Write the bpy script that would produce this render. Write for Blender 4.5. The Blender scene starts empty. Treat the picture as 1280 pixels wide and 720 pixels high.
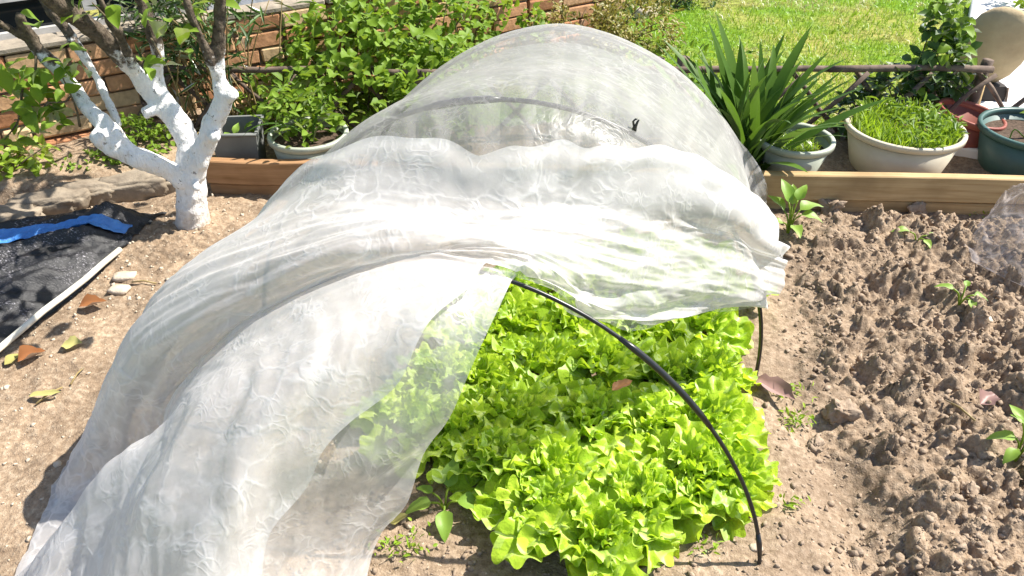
import bpy, bmesh, math, random
import numpy as np
from mathutils import Vector, Matrix, Quaternion

# ------------------------------------------------------------------ camera, light, exposure
scene = bpy.context.scene
COL = scene.collection
CAM_H = 1.5
PITCH = math.radians(35.0)
FOC = 1004.0 / 1280.0                      # focal length in picture widths
cd = bpy.data.cameras.new('camera')
cam = bpy.data.objects.new('camera', cd)
COL.objects.link(cam)
cam.location = (0, 0, CAM_H)
cam.rotation_euler = (math.radians(90) - PITCH, 0, 0)
cd.sensor_width = 36.0
cd.lens = 36.0 * FOC
cd.clip_start = 0.05
cd.clip_end = 500
scene.camera = cam

SUN_AZ = math.radians(75.0)                # clockwise from +Y
SUN_EL = math.radians(52.0)
w = bpy.data.worlds.new('World')
scene.world = w
w.use_nodes = True
wn = w.node_tree
bg = wn.nodes['Background']
sky = wn.nodes.new('ShaderNodeTexSky')
sky.sky_type = 'NISHITA'
sky.sun_disc = False
sky.sun_elevation = SUN_EL
sky.sun_rotation = SUN_AZ
wn.links.new(sky.outputs[0], bg.inputs[0])
bg.inputs[1].default_value = 0.10
sl = bpy.data.lights.new('sun', 'SUN')
sl.energy = 5.0
sl.angle = math.radians(0.5)
sl.color = (1.0, 0.95, 0.86)
sun = bpy.data.objects.new('sun', sl)
COL.objects.link(sun)
sdir = Vector((math.sin(SUN_AZ) * math.cos(SUN_EL), math.cos(SUN_AZ) * math.cos(SUN_EL), math.sin(SUN_EL)))
sun.rotation_euler = sdir.to_track_quat('Z', 'Y').to_euler()
sun.location = sdir * 20
scene.view_settings.view_transform = 'Standard'
scene.view_settings.look = 'None'
scene.view_settings.exposure = 1.17
scene.view_settings.gamma = 1.0
scene.cycles.max_bounces = 10
scene.cycles.transparent_max_bounces = 24

random.seed(7)
RNG = np.random.default_rng(7)
PI = math.pi

# ------------------------------------------------------------------ helpers
def ray(px, py):
    a = (px - 640) / 1004.0
    b = (360 - py) / 1004.0
    c, s = math.cos(PITCH), math.sin(PITCH)
    return Vector((a, c + b * s, -s + b * c))

def ground_at(px, py, h=0.0):              # the point at height h seen at that place of the photograph
    r = ray(px, py)
    return Vector((0, 0, CAM_H)) + r * ((h - CAM_H) / r.z)

def at_depth(px, py, Y):                   # the point at distance Y seen at that place of the photograph
    r = ray(px, py)
    return Vector((0, 0, CAM_H)) + r * (Y / r.y)

_P = RNG.permutation(512).astype(np.int64)
_P = np.concatenate([_P, _P, _P])
_GA = RNG.uniform(0, 2 * PI, 512)
_GR = np.stack([np.cos(_GA), np.sin(_GA)], 1)

def perlin(x, y):
    x = np.asarray(x, float); y = np.asarray(y, float)
    xi = np.floor(x).astype(np.int64); yi = np.floor(y).astype(np.int64)
    xf = x - xi; yf = y - yi
    u = xf * xf * xf * (xf * (xf * 6 - 15) + 10); v = yf * yf * yf * (yf * (yf * 6 - 15) + 10)
    def g(ix, iy, dx, dy):
        h = _P[(_P[ix & 511] + iy) & 511]
        return _GR[h, 0] * dx + _GR[h, 1] * dy
    a = g(xi, yi, xf, yf); b = g(xi + 1, yi, xf - 1, yf)
    c = g(xi, yi + 1, xf, yf - 1); d = g(xi + 1, yi + 1, xf - 1, yf - 1)
    return (a + u * (b - a)) * (1 - v) + (c + u * (d - c)) * v

def fbm(x, y, o=4, g=0.5):
    r = 0; a = 1.0; f = 1.0
    for k in range(o):
        r = r + a * perlin(x * f + 17.3 * k, y * f - 9.1 * k); a *= g; f *= 2.03
    return r

def worley(x, y):                          # domes: distance to the nearest scattered point, and that point's random value
    xi = np.floor(x).astype(np.int64); yi = np.floor(y).astype(np.int64)
    best = np.full(x.shape, 9.0); val = np.zeros(x.shape)
    for dx in (-1, 0, 1):
        for dy in (-1, 0, 1):
            h = _P[(_P[(xi + dx) & 511] + yi + dy) & 511]
            px = xi + dx + 0.5 + 0.48 * np.cos(_GA[h] * 3.1); py = yi + dy + 0.5 + 0.48 * np.sin(_GA[h] * 5.3)
            d = (x - px) ** 2 + (y - py) ** 2
            m = d < best
            best = np.where(m, d, best); val = np.where(m, (h % 97) / 97.0, val)
    return np.sqrt(best), val

def sstep(a, b, x):
    t = np.clip((x - a) / (b - a), 0, 1)
    return t * t * (3 - 2 * t)

def mesh_np(name, V, F, smooth=True):
    """fast mesh from arrays; F is (n,3) or (n,4)"""
    V = np.asarray(V, np.float32); F = np.asarray(F, np.int32)
    me = bpy.data.meshes.new(name)
    n, k = F.shape
    me.vertices.add(len(V)); me.vertices.foreach_set('co', V.ravel())
    me.loops.add(n * k); me.loops.foreach_set('vertex_index', F.ravel())
    me.polygons.add(n)
    me.polygons.foreach_set('loop_start', np.arange(0, n * k, k, dtype=np.int32))
    me.polygons.foreach_set('loop_total', np.full(n, k, np.int32))
    if smooth:
        me.polygons.foreach_set('use_smooth', np.ones(n, bool))
    me.update(calc_edges=True)
    return me

def mesh_py(name, V, F, smooth=True):
    me = bpy.data.meshes.new(name)
    me.from_pydata([tuple(v) for v in V], [], F)
    if smooth:
        for p in me.polygons: p.use_smooth = True
    me.update()
    return me

def link(name, me, mat=None, parent=None, loc=None):
    if mat is not None and len(me.materials) == 0:
        me.materials.append(mat)
    o = bpy.data.objects.new(name, me)
    COL.objects.link(o)
    if parent is not None: o.parent = parent
    if loc is not None: o.location = loc
    return o

def tag(o, label=None, cat=None, group=None, kind=None):
    if label: o['label'] = label
    if cat: o['category'] = cat
    if group: o['group'] = group
    if kind: o['kind'] = kind
    return o

def thing(name, label, cat, loc=(0, 0, 0), rz=0.0, group=None):
    o = bpy.data.objects.new(name, None)
    COL.objects.link(o)
    o.location = loc; o.rotation_euler = (0, 0, rz)
    o.empty_display_size = 0.05
    return tag(o, label, cat, group)

class MB:
    """collects shapes; build() links them as one mesh object"""
    def __init__(s): s.V = []; s.F = []
    def add(s, V, F):
        b = len(s.V)
        s.V += [tuple(v) for v in V]; s.F += [tuple(i + b for i in f) for f in F]
        return s
    def box(s, c, d, M=None, bev=0.0):
        x, y, z = d[0] / 2, d[1] / 2, d[2] / 2
        bm = bmesh.new()
        bmesh.ops.create_cube(bm, size=1.0, matrix=Matrix.Diagonal((d[0], d[1], d[2], 1)))
        if bev: bmesh.ops.bevel(bm, geom=bm.edges[:], offset=bev, segments=1, affect='EDGES')
        V = [v.co.copy() for v in bm.verts]
        bm.verts.index_update()
        F = [[v.index for v in f.verts] for f in bm.faces]
        bm.free()
        if M is not None: V = [M @ v for v in V]
        return s.add([v + Vector(c) for v in V], F)
    def tube(s, pts, rad, n=10, cap=True):
        pts = [Vector(p) for p in pts]
        if not hasattr(rad, '__len__'): rad = [rad] * len(pts)
        V = []; F = []
        up = Vector((0, 0, 1))
        t0 = (pts[1] - pts[0]).normalized()
        if abs(t0.dot(up)) > 0.95: up = Vector((1, 0, 0))
        nrm = (up - t0 * up.dot(t0)).normalized()
        for i, p in enumerate(pts):
            t = (pts[min(i + 1, len(pts) - 1)] - pts[max(i - 1, 0)]).normalized()
            nrm = (nrm - t * nrm.dot(t)).normalized()
            b = t.cross(nrm)
            for k in range(n):
                a = 2 * PI * k / n
                V.append(p + (nrm * math.cos(a) + b * math.sin(a)) * rad[i])
        for i in range(len(pts) - 1):
            for k in range(n):
                F.append((i * n + k, i * n + (k + 1) % n, (i + 1) * n + (k + 1) % n, (i + 1) * n + k))
        if cap:
            F.append(tuple(range(n - 1, -1, -1))); F.append(tuple(range((len(pts) - 1) * n, len(pts) * n)))
        return s.add(V, F)
    def lathe(s, prof, n=40, c=(0, 0, 0), cap_bottom=False, wob=0.0):
        V = []; F = []
        for i, (r, z) in enumerate(prof):
            for k in range(n):
                a = 2 * PI * k / n
                rr = r * (1 + wob * math.sin(2 * a + 1))
                V.append((c[0] + rr * math.cos(a), c[1] + rr * math.sin(a), c[2] + z))
        for i in range(len(prof) - 1):
            for k in range(n):
                F.append((i * n + k, i * n + (k + 1) % n, (i + 1) * n + (k + 1) % n, (i + 1) * n + k))
        if cap_bottom: F.append(tuple(range(n - 1, -1, -1)))
        return s.add(V, F)
    def mesh(s, name, smooth=True): return mesh_py(name, s.V, s.F, smooth)
    def build(s, name, mat, parent=None, smooth=True, loc=None):
        return link(name, s.mesh(name, smooth), mat, parent, loc)

def flat_by_angle(o, deg=35):
    me = o.data
    me.set_sharp_from_angle(angle=math.radians(deg))
    return o

def spline(pts, n=8):                      # Catmull-Rom through points
    P = [Vector(p) for p in pts]
    P = [P[0] * 2 - P[1]] + P + [P[-1] * 2 - P[-2]]
    out = []
    for i in range(1, len(P) - 2):
        for k in range(n):
            t = k / n
            a, b, c, d = P[i - 1], P[i], P[i + 1], P[i + 2]
            out.append(0.5 * ((2 * b) + (c - a) * t + (2 * a - 5 * b + 4 * c - d) * t * t + (3 * b - a - 3 * c + d) * t ** 3))
    out.append(P[-2])
    return out

# ------------------------------------------------------------------ materials
class NT:
    def __init__(s, name):
        s.m = bpy.data.materials.new(name); s.m.use_nodes = True
        s.t = s.m.node_tree; s.t.nodes.clear()
        s.out = s.t.nodes.new('ShaderNodeOutputMaterial')
    def n(s, typ, **kw):
        nd = s.t.nodes.new(typ)
        for k, v in kw.items():
            if k.startswith('i_'):
                key = k[2:]
                nd.inputs[int(key) if key.isdigit() else key.replace('_', ' ')].default_value = v
            else: setattr(nd, k, v)
        return nd
    def l(s, a, b): s.t.links.new(a, b)
    def pos(s, obj=False):
        if obj: return s.n('ShaderNodeTexCoord').outputs['Object']
        return s.n('ShaderNodeNewGeometry').outputs['Position']
    def noise(s, co, scale, detail=4, rough=0.55, dist=0.0):
        nd = s.n('ShaderNodeTexNoise', i_Scale=scale, i_Detail=detail, i_Roughness=rough, i_Distortion=dist)
        s.l(co, nd.inputs['Vector']); return nd.outputs['Fac']
    def ramp(s, fac, stops, interp='LINEAR'):
        r = s.n('ShaderNodeValToRGB'); r.color_ramp.interpolation = interp
        el = r.color_ramp.elements
        while len(el) < len(stops): el.new(0.5)
        for e, (p, c) in zip(el, stops):
            e.position = p; e.color = (*c, 1) if len(c) == 3 else c
        s.l(fac, r.inputs[0]); return r.outputs[0]
    def mix(s, f, a, b, blend='MIX'):
        m = s.n('ShaderNodeMix', data_type='RGBA', blend_type=blend)
        for sock, v in ((m.inputs[0], f), (m.inputs[6], a), (m.inputs[7], b)):
            if isinstance(v, (int, float)): sock.default_value = v
            elif isinstance(v, tuple): sock.default_value = (*v, 1) if len(v) == 3 else v
            else: s.l(v, sock)
        return m.outputs[2]
    def math(s, op, a, b=0.0, c=None, clamp=False):
        m = s.n('ShaderNodeMath', operation=op, use_clamp=clamp)
        for i, v in enumerate((a, b) if c is None else (a, b, c)):
            if isinstance(v, (int, float)): m.inputs[i].default_value = v
            else: s.l(v, m.inputs[i])
        return m.outputs[0]
    def bump(s, h, strength=0.5, dist=0.01):
        b = s.n('ShaderNodeBump', i_Strength=strength, i_Distance=dist); s.l(h, b.inputs['Height']); return b.outputs[0]
    def principled(s, col, rough=0.7, normal=None, spec=0.3, metal=0.0):
        p = s.n('ShaderNodeBsdfPrincipled')
        for key, v in (('Base Color', col), ('Roughness', rough), ('Specular IOR Level', spec), ('Metallic', metal)):
            if isinstance(v, (int, float)): p.inputs[key].default_value = v
            elif isinstance(v, tuple): p.inputs[key].default_value = (*v, 1)
            else: s.l(v, p.inputs[key])
        if normal is not None: s.l(normal, p.inputs['Normal'])
        return p.outputs[0]
    def done(s, sh):
        s.l(sh, s.out.inputs['Surface']); return s.m

def mat_simple(name, c1, c2=None, scale=20, rough=0.7, bump=0.2, bdist=0.004, spec=0.3, obj=True, metal=0.0, rand=0.0):
    t = NT(name); co = t.pos(obj)
    n1 = t.noise(co, scale, 5)
    c2 = c2 or tuple(x * 0.7 for x in c1)
    col = t.ramp(n1, [(0.3, c2), (0.7, c1)])
    if rand:
        oi = t.n('ShaderNodeObjectInfo')
        hsv = t.n('ShaderNodeHueSaturation')
        t.l(t.math('MULTIPLY_ADD', oi.outputs['Random'], 2 * rand, 1 - rand), hsv.inputs['Value'])
        t.l(col, hsv.inputs['Color']); col = hsv.outputs[0]
    nb = t.bump(t.noise(co, scale * 3, 5), bump, bdist)
    return t.done(t.principled(col, rough, nb, spec, metal))

def mat_leaf(name, c1, c2, trans=(0.3, 0.5, 0.05), tf=0.4, rough=0.45, gloss=0.06, scale=25, island=True, pucker=0.0):
    """leaf: diffuse both sides, light shining through, a waxy sheen"""
    t = NT(name)
    g = t.n('ShaderNodeNewGeometry')
    rnd = g.outputs['Random Per Island'] if island else t.n('ShaderNodeObjectInfo').outputs['Random']
    nz = t.noise(t.pos(), scale, 3)
    f = t.math('ADD', t.math('MULTIPLY', rnd, 0.7), t.math('MULTIPLY', nz, 0.45), clamp=True)
    col = t.ramp(f, [(0.1, c2), (0.95, c1)])
    d = t.n('ShaderNodeBsdfDiffuse'); t.l(col, d.inputs['Color'])
    tr = t.n('ShaderNodeBsdfTranslucent')
    if pucker:
        nb = t.bump(t.noise(t.pos(True), 110, 3, 0.6), pucker, 0.006); t.l(nb, d.inputs['Normal']); t.l(nb, tr.inputs['Normal'])
    t.l(t.mix(f, tuple(x * 0.75 for x in trans), trans), tr.inputs['Color'])
    mx = t.n('ShaderNodeMixShader', i_0=tf); t.l(d.outputs[0], mx.inputs[1]); t.l(tr.outputs[0], mx.inputs[2])
    gl = t.n('ShaderNodeBsdfGlossy', i_Roughness=rough); gl.inputs['Color'].default_value = (1, 1, 1, 1)
    fr = t.n('ShaderNodeFresnel', i_IOR=1.4)
    m2 = t.n('ShaderNodeMixShader')
    t.l(t.math('MULTIPLY', fr.outputs[0], gloss * 10, clamp=True), m2.inputs[0])
    t.l(mx.outputs[0], m2.inputs[1]); t.l(gl.outputs[0], m2.inputs[2])
    return t.done(m2.outputs[0])

def mat_net(name, base, lines=0.35, tint=(0.76, 0.735, 0.72), edge=0.4, glossy=0.08):
    """sheer white insect netting: part of the light passes through the holes, the threads scatter the rest"""
    t = NT(name); co = t.pos()
    dn = t.n('ShaderNodeTexNoise', i_Scale=7.0, i_Detail=3.0); t.l(co, dn.inputs['Vector'])
    vm = t.n('ShaderNodeVectorMath', operation='MULTIPLY_ADD')
    t.l(dn.outputs['Color'], vm.inputs[0]); vm.inputs[1].default_value = (0.24, 0.24, 0.24); t.l(co, vm.inputs[2])
    def web(scale, width):
        v = t.n('ShaderNodeTexVoronoi', feature='DISTANCE_TO_EDGE', i_Scale=scale); t.l(vm.outputs[0], v.inputs['Vector'])
        mr = t.n('ShaderNodeMapRange', i_1=0.0, i_2=width, i_3=1.0, i_4=0.0); mr.interpolation_type = 'SMOOTHSTEP'
        t.l(v.outputs['Distance'], mr.inputs[0]); return mr.outputs[0]
    w1, w2 = web(15, 0.13), web(38, 0.20)
    mask = t.ramp(t.noise(co, 6.0, 4, 0.65), [(0.44, (0, 0, 0)), (0.66, (1, 1, 1))])
    mask2 = t.ramp(t.noise(co, 13.0, 3, 0.6), [(0.45, (0, 0, 0)), (0.65, (1, 1, 1))])
    crease = t.math('ADD', t.math('MULTIPLY', w1, mask), t.math('MULTIPLY', t.math('MULTIPLY', w2, mask2), 0.7), clamp=True)
    blot = t.math('MULTIPLY_ADD', t.noise(co, 16, 4, 0.6), 0.35, -0.175)
    lw = t.n('ShaderNodeLayerWeight', i_Blend=0.5)
    fac = t.math('ADD', t.math('MULTIPLY_ADD', crease, lines, base), blot)
    fac = t.math('ADD', fac, t.math('MULTIPLY', t.math('POWER', lw.outputs['Facing'], 2.0), edge), clamp=True)
    hgt = t.math('ADD', crease, t.math('MULTIPLY', t.noise(co, 30, 5, 0.65), 1.2))
    nb = t.bump(hgt, 0.22, 0.004)
    d = t.n('ShaderNodeBsdfDiffuse'); d.inputs['Color'].default_value = (*tint, 1); t.l(nb, d.inputs['Normal'])
    tr = t.n('ShaderNodeBsdfTranslucent'); tr.inputs['Color'].default_value = (*tint, 1); t.l(nb, tr.inputs['Normal'])
    mx = t.n('ShaderNodeMixShader', i_0=0.45); t.l(d.outputs[0], mx.inputs[1]); t.l(tr.outputs[0], mx.inputs[2])
    gl = t.n('ShaderNodeBsdfGlossy', i_Roughness=0.38); t.l(nb, gl.inputs['Normal'])
    m2 = t.n('ShaderNodeMixShader', i_0=glossy); t.l(mx.outputs[0], m2.inputs[1]); t.l(gl.outputs[0], m2.inputs[2])
    tp = t.n('ShaderNodeBsdfTransparent')
    m3 = t.n('ShaderNodeMixShader'); t.l(fac, m3.inputs[0]); t.l(tp.outputs[0], m3.inputs[1]); t.l(m2.outputs[0], m3.inputs[2])
    return t.done(m3.outputs[0])

def mat_soil():
    t = NT('soil'); co = t.pos()
    sx = t.n('ShaderNodeSeparateXYZ'); t.l(co, sx.inputs[0])
    n1 = t.noise(co, 5, 6, 0.6); n2 = t.noise(co, 60, 5, 0.65); n3 = t.noise(co, 220, 3, 0.6)
    dry = t.ramp(n2, [(0.25, (0.15, 0.105, 0.07)), (0.5, (0.285, 0.215, 0.152)), (0.75, (0.43, 0.34, 0.255))])
    tan = t.ramp(n2, [(0.25, (0.17, 0.12, 0.08)), (0.5, (0.29, 0.215, 0.15)), (0.75, (0.46, 0.375, 0.28))])
    east = t.math('ADD', sx.outputs['X'], t.math('MULTIPLY_ADD', n1, 0.5, -0.25))
    f = t.n('ShaderNodeMapRange', i_1=-0.75, i_2=-0.2, i_3=1.0, i_4=0.0); t.l(east, f.inputs[0])
    col = t.mix(f.outputs[0], dry, tan)
    blot = t.ramp(n1, [(0.35, (0.72, 0.7, 0.68)), (0.65, (1.1, 1.08, 1.05))])
    col = t.mix(1.0, col, blot, 'MULTIPLY')
    chip = t.ramp(t.noise(co, 130, 2, 0.4), [(0.70, (0, 0, 0)), (0.74, (1, 1, 1))])
    col = t.mix(t.math('MULTIPLY', chip, 0.55), col, (0.6, 0.5, 0.38))
    nb = t.bump(t.math('ADD', n2, t.math('MULTIPLY', n3, 0.5)), 0.9, 0.008)
    return t.done(t.principled(col, 0.95, nb, 0.1))

def mat_lawn():
    t = NT('lawn_turf'); co = t.pos()
    n1 = t.noise(co, 1.6, 5, 0.6); n2 = t.noise(co, 40, 4)
    c = t.mix(t.ramp(n1, [(0.42, (0, 0, 0)), (0.62, (1, 1, 1))]), (0.13, 0.24, 0.02), (0.30, 0.28, 0.08))
    c = t.mix(1.0, c, t.ramp(n2, [(0.3, (0.55, 0.55, 0.5)), (0.7, (1.15, 1.15, 1.1))]), 'MULTIPLY')
    return t.done(t.principled(c, 0.9, t.bump(n2, 0.8, 0.02), 0.1))

def mat_wood(name, a, b, axis=0):
    t = NT(name); co = t.pos(True)
    mp = t.n('ShaderNodeMapping'); t.l(co, mp.inputs[0])
    mp.inputs['Scale'].default_value = (1.2, 22, 22) if axis == 0 else (22, 22, 1.2)
    g = t.noise(mp.outputs[0], 3.0, 6, 0.6, 0.6)
    st = t.noise(co, 3.5, 4, 0.6)
    col = t.ramp(g, [(0.3, b), (0.65, a)])
    col = t.mix(t.ramp(st, [(0.45, (0, 0, 0)), (0.7, (0.6, 0.6, 0.6))]), col, tuple(x * 0.55 for x in b))
    kn = t.n('ShaderNodeTexVoronoi', i_Scale=5.0); t.l(co, kn.inputs['Vector'])
    col = t.mix(t.ramp(kn.outputs['Distance'], [(0.03, (0.8, 0.8, 0.8)), (0.07, (0, 0, 0))]), col, tuple(x * 0.25 for x in b))
    return t.done(t.principled(col, 0.75, t.bump(g, 0.3, 0.003), 0.2))

def mat_bark():
    t = NT('limewashed_bark'); co = t.pos()
    sx = t.n('ShaderNodeSeparateXYZ'); t.l(co, sx.inputs[0])
    n = t.noise(co, 9, 4, 0.6); n2 = t.noise(co, 60, 5, 0.6)
    h = t.math('ADD', sx.outputs['Z'], t.math('MULTIPLY_ADD', t.noise(co, 26, 4, 0.65), 0.34, -0.17))
    wash = t.n('ShaderNodeMapRange', i_1=0.60, i_2=0.65, i_3=1.0, i_4=0.0); t.l(h, wash.inputs[0])
    spots = t.ramp(t.noise(co, 42, 4, 0.7), [(0.355, (0.25, 0.25, 0.25)), (0.375, (1, 1, 1))])
    bark = t.ramp(n2, [(0.3, (0.045, 0.034, 0.026)), (0.7, (0.17, 0.135, 0.10))])
    mp = t.n('ShaderNodeMapping'); t.l(co, mp.inputs[0]); mp.inputs['Scale'].default_value = (1, 1, .28)
    n3 = t.noise(mp.outputs[0], 55, 5, 0.7)
    white = t.ramp(n3, [(0.28, (0.50, 0.45, 0.40)), (0.38, (0.76, 0.74, 0.72)), (0.6, (0.84, 0.83, 0.82))])
    sp_ = t.n('ShaderNodeMapRange', i_1=0.02, i_2=0.16, i_3=0.75, i_4=0.0); t.l(t.math('ADD', sx.outputs['Z'], t.math('MULTIPLY_ADD', n2, 0.2, -0.1)), sp_.inputs[0])
    white = t.mix(sp_.outputs[0], white, (0.40, 0.31, 0.22))
    col = t.mix(t.math('MULTIPLY', wash.outputs[0], spots), bark, white)
    return t.done(t.principled(col, 0.85, t.bump(t.math('ADD', n2, t.math('MULTIPLY', n3, 1.5)), 0.9, 0.008), 0.15))

def mat_brick():
    t = NT('brick_clay'); co = t.pos(True)
    oi = t.n('ShaderNodeObjectInfo')
    base = t.ramp(oi.outputs['Random'], [(0.0, (0.40, 0.19, 0.10)), (0.35, (0.52, 0.29, 0.16)), (0.7, (0.56, 0.37, 0.21)), (1.0, (0.58, 0.43, 0.26))])
    n = t.noise(t.pos(), 30, 5, 0.65)
    col = t.mix(1.0, base, t.ramp(n, [(0.3, (0.65, 0.62, 0.6)), (0.7, (1.12, 1.1, 1.08))]), 'MULTIPLY')
    lime = t.ramp(t.noise(t.pos(), 12, 4, 0.6), [(0.6, (0, 0, 0)), (0.75, (0.5, 0.5, 0.5))])
    col = t.mix(lime, col, (0.55, 0.45, 0.34))
    return t.done(t.principled(col, 0.9, t.bump(n, 0.6, 0.006), 0.15))

def mat_shadecloth():
    t = NT('black_shade_net'); co = t.pos()
    mp = t.n('ShaderNodeMapping'); t.l(co, mp.inputs[0]); mp.inputs['Rotation'].default_value = (0, 0, 0.7); mp.inputs['Scale'].default_value = (1, 3.0, 1)
    n = t.noise(mp.outputs[0], 110, 3, 0.7); n2 = t.noise(co, 9, 5, 0.7)
    gl = t.math('MULTIPLY', t.ramp(n, [(0.56, (0, 0, 0)), (0.66, (1, 1, 1))]), t.ramp(n2, [(0.47, (0, 0, 0)), (0.62, (1, 1, 1))]))
    col = t.mix(gl, (0.012, 0.012, 0.014), (0.42, 0.40, 0.44))  # sunlit glints painted into the black as pale streaks
    return t.done(t.principled(col, 0.42, t.bump(n, 0.8, 0.004), 0.5))

def mat_concrete(name, a, b, scale=14):
    t = NT(name); co = t.pos()
    n = t.noise(co, scale, 6, 0.65); n2 = t.noise(co, scale * 6, 4)
    col = t.ramp(n, [(0.3, b), (0.7, a)])
    return t.done(t.principled(col, 0.9, t.bump(t.math('ADD', n, t.math('MULTIPLY', n2, 0.4)), 0.5, 0.01), 0.15))

M = {}
M['soil'] = mat_soil()
M['lawn'] = mat_lawn()
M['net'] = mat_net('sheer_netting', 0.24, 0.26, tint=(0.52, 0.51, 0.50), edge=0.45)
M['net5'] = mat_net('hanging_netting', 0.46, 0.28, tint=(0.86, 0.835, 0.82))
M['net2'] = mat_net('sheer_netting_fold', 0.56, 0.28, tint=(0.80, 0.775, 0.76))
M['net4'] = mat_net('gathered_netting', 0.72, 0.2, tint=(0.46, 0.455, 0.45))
M['net3'] = mat_net('clear_cover_film', 0.24, 0.28, tint=(0.62, 0.56, 0.54), edge=0.3, glossy=0.12)
M['lettuce'] = mat_leaf('lettuce_leaf', (0.52, 0.65, 0.06), (0.27, 0.46, 0.03), (0.64, 0.84, 0.04), 0.45, 0.6, 0.012, island=False, pucker=0.7)
M['leaf'] = mat_leaf('bush_leaf', (0.20, 0.31, 0.03), (0.09, 0.17, 0.018), (0.34, 0.50, 0.03), 0.42, 0.5, 0.03)
M['leaf_dark'] = mat_leaf('dark_leaf', (0.06, 0.12, 0.02), (0.03, 0.07, 0.015), (0.12, 0.22, 0.02), 0.3)
M['leaf_lime'] = mat_leaf('lime_leaf', (0.27, 0.36, 0.03), (0.16, 0.27, 0.025), (0.4, 0.52, 0.03), 0.4)
M['leaf_olive'] = mat_leaf('olive_leaf', (0.30, 0.25, 0.045), (0.10, 0.11, 0.02), (0.38, 0.31, 0.04), 0.35)
M['strap'] = mat_leaf('strap_leaf', (0.09, 0.17, 0.025), (0.035, 0.08, 0.015), (0.16, 0.30, 0.025), 0.3, 0.4, 0.02, island=False)
M['grass'] = mat_leaf('grass_blade', (0.26, 0.38, 0.03), (0.14, 0.27, 0.02), (0.34, 0.5, 0.03), 0.4, 0.6, 0.015)
M['drygrass'] = mat_leaf('dry_stem', (0.36, 0.27, 0.12), (0.2, 0.15, 0.06), (0.3, 0.22, 0.08), 0.2)
M['sprout'] = mat_leaf('sprout_leaf', (0.30, 0.42, 0.035), (0.16, 0.30, 0.02), (0.42, 0.6, 0.03), 0.45, 0.5, 0.03)
M['seedling'] = mat_leaf('seedling_leaf', (0.28, 0.42, 0.07), (0.18, 0.32, 0.04), (0.36, 0.56, 0.05), 0.4, island=False)
M['dryleaf'] = mat_leaf('dry_leaf', (0.40, 0.19, 0.07), (0.28, 0.11, 0.04), (0.3, 0.12, 0.03), 0.2, island=False)
M['paleleaf'] = mat_leaf('pale_leaf', (0.45, 0.42, 0.16), (0.36, 0.32, 0.1), (0.4, 0.36, 0.08), 0.25, 0.6, 0.02, island=False)
M['purpleleaf'] = mat_leaf('withered_leaf', (0.34, 0.22, 0.19), (0.24, 0.14, 0.12), (0.2, 0.1, 0.06), 0.15, island=False)
M['wood'] = mat_wood('planed_timber', (0.50, 0.36, 0.19), (0.34, 0.22, 0.10))
M['wood_red'] = mat_wood('stained_timber', (0.36, 0.21, 0.11), (0.24, 0.13, 0.06))
M['stick'] = mat_simple('weathered_stick', (0.20, 0.145, 0.11), (0.07, 0.05, 0.04), 18, 0.85, 0.5)
M['bark'] = mat_bark()
M['twig'] = mat_simple('twig', (0.15, 0.12, 0.07), (0.07, 0.055, 0.035), 30, 0.9)
M['brick'] = mat_brick()
M['mortar'] = mat_concrete('mortar', (0.30, 0.25, 0.19), (0.2, 0.16, 0.12))
M['concrete'] = mat_concrete('concrete_kerb', (0.33, 0.275, 0.21), (0.15, 0.12, 0.09))
M['path'] = mat_concrete('pale_concrete', (0.72, 0.70, 0.68), (0.58, 0.56, 0.55), 5)
M['stone'] = mat_concrete('pale_stone', (0.55, 0.46, 0.36), (0.38, 0.31, 0.23), 25)
M['clod'] = mat_concrete('dry_clod', (0.37, 0.285, 0.21), (0.2, 0.145, 0.10), 45)
M['shade'] = mat_shadecloth()
M['blue'] = mat_simple('blue_webbing', (0.07, 0.25, 0.62), (0.04, 0.17, 0.48), 25, 0.35, 0.8, 0.01, 0.6)
M['pole'] = mat_simple('pale_cane', (0.70, 0.68, 0.6), (0.5, 0.47, 0.38), 14, 0.5, 0.2)
M['black'] = mat_simple('black_plastic_rod', (0.014, 0.014, 0.016), (0.008, 0.008, 0.009), 40, 0.32, 0.1, 0.001, 0.5)
M['pot_green'] = mat_simple('grey_green_plastic', (0.42, 0.46, 0.38), (0.29, 0.31, 0.25), 6, 0.5, 0.1, 0.002, 0.35)
M['pot_beige'] = mat_simple('beige_plastic', (0.60, 0.55, 0.44), (0.43, 0.37, 0.27), 5, 0.5, 0.1, 0.002, 0.35)
M['pot_dark'] = mat_simple('dark_green_plastic', (0.06, 0.12, 0.105), (0.04, 0.085, 0.075), 9, 0.42, 0.1, 0.002, 0.4)
M['pot_red'] = mat_simple('red_brown_plastic', (0.30, 0.085, 0.055), (0.2, 0.055, 0.04), 9, 0.45, 0.1, 0.002, 0.4)
M['pot_black'] = mat_simple('black_nursery_plastic', (0.025, 0.027, 0.026), (0.014, 0.015, 0.015), 9, 0.45, 0.1, 0.002, 0.4)
M['box_grey'] = mat_simple('grey_plastic', (0.20, 0.205, 0.20), (0.13, 0.135, 0.13), 9, 0.6, 0.1)
M['potsoil'] = mat_concrete('potting_soil', (0.13, 0.09, 0.065), (0.035, 0.025, 0.018), 90)
M['clay'] = mat_concrete('tan_stoneware', (0.46, 0.36, 0.22), (0.36, 0.27, 0.16), 9)
M['coping'] = mat_concrete('weathered_coping', (0.34, 0.29, 0.23), (0.18, 0.155, 0.125), 14)
M['iron'] = mat_simple('dark_iron', (0.05, 0.04, 0.035), (0.03, 0.024, 0.02), 14, 0.7)
M['glass'] = mat_simple('dark_window_glass', (0.015, 0.02, 0.022), (0.01, 0.014, 0.016), 2, 0.06, 0.0, 0.001, 0.5)
M['frame'] = mat_simple('white_window_paint', (0.50, 0.49, 0.47), (0.36, 0.35, 0.33), 20, 0.5, 0.2)
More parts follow.
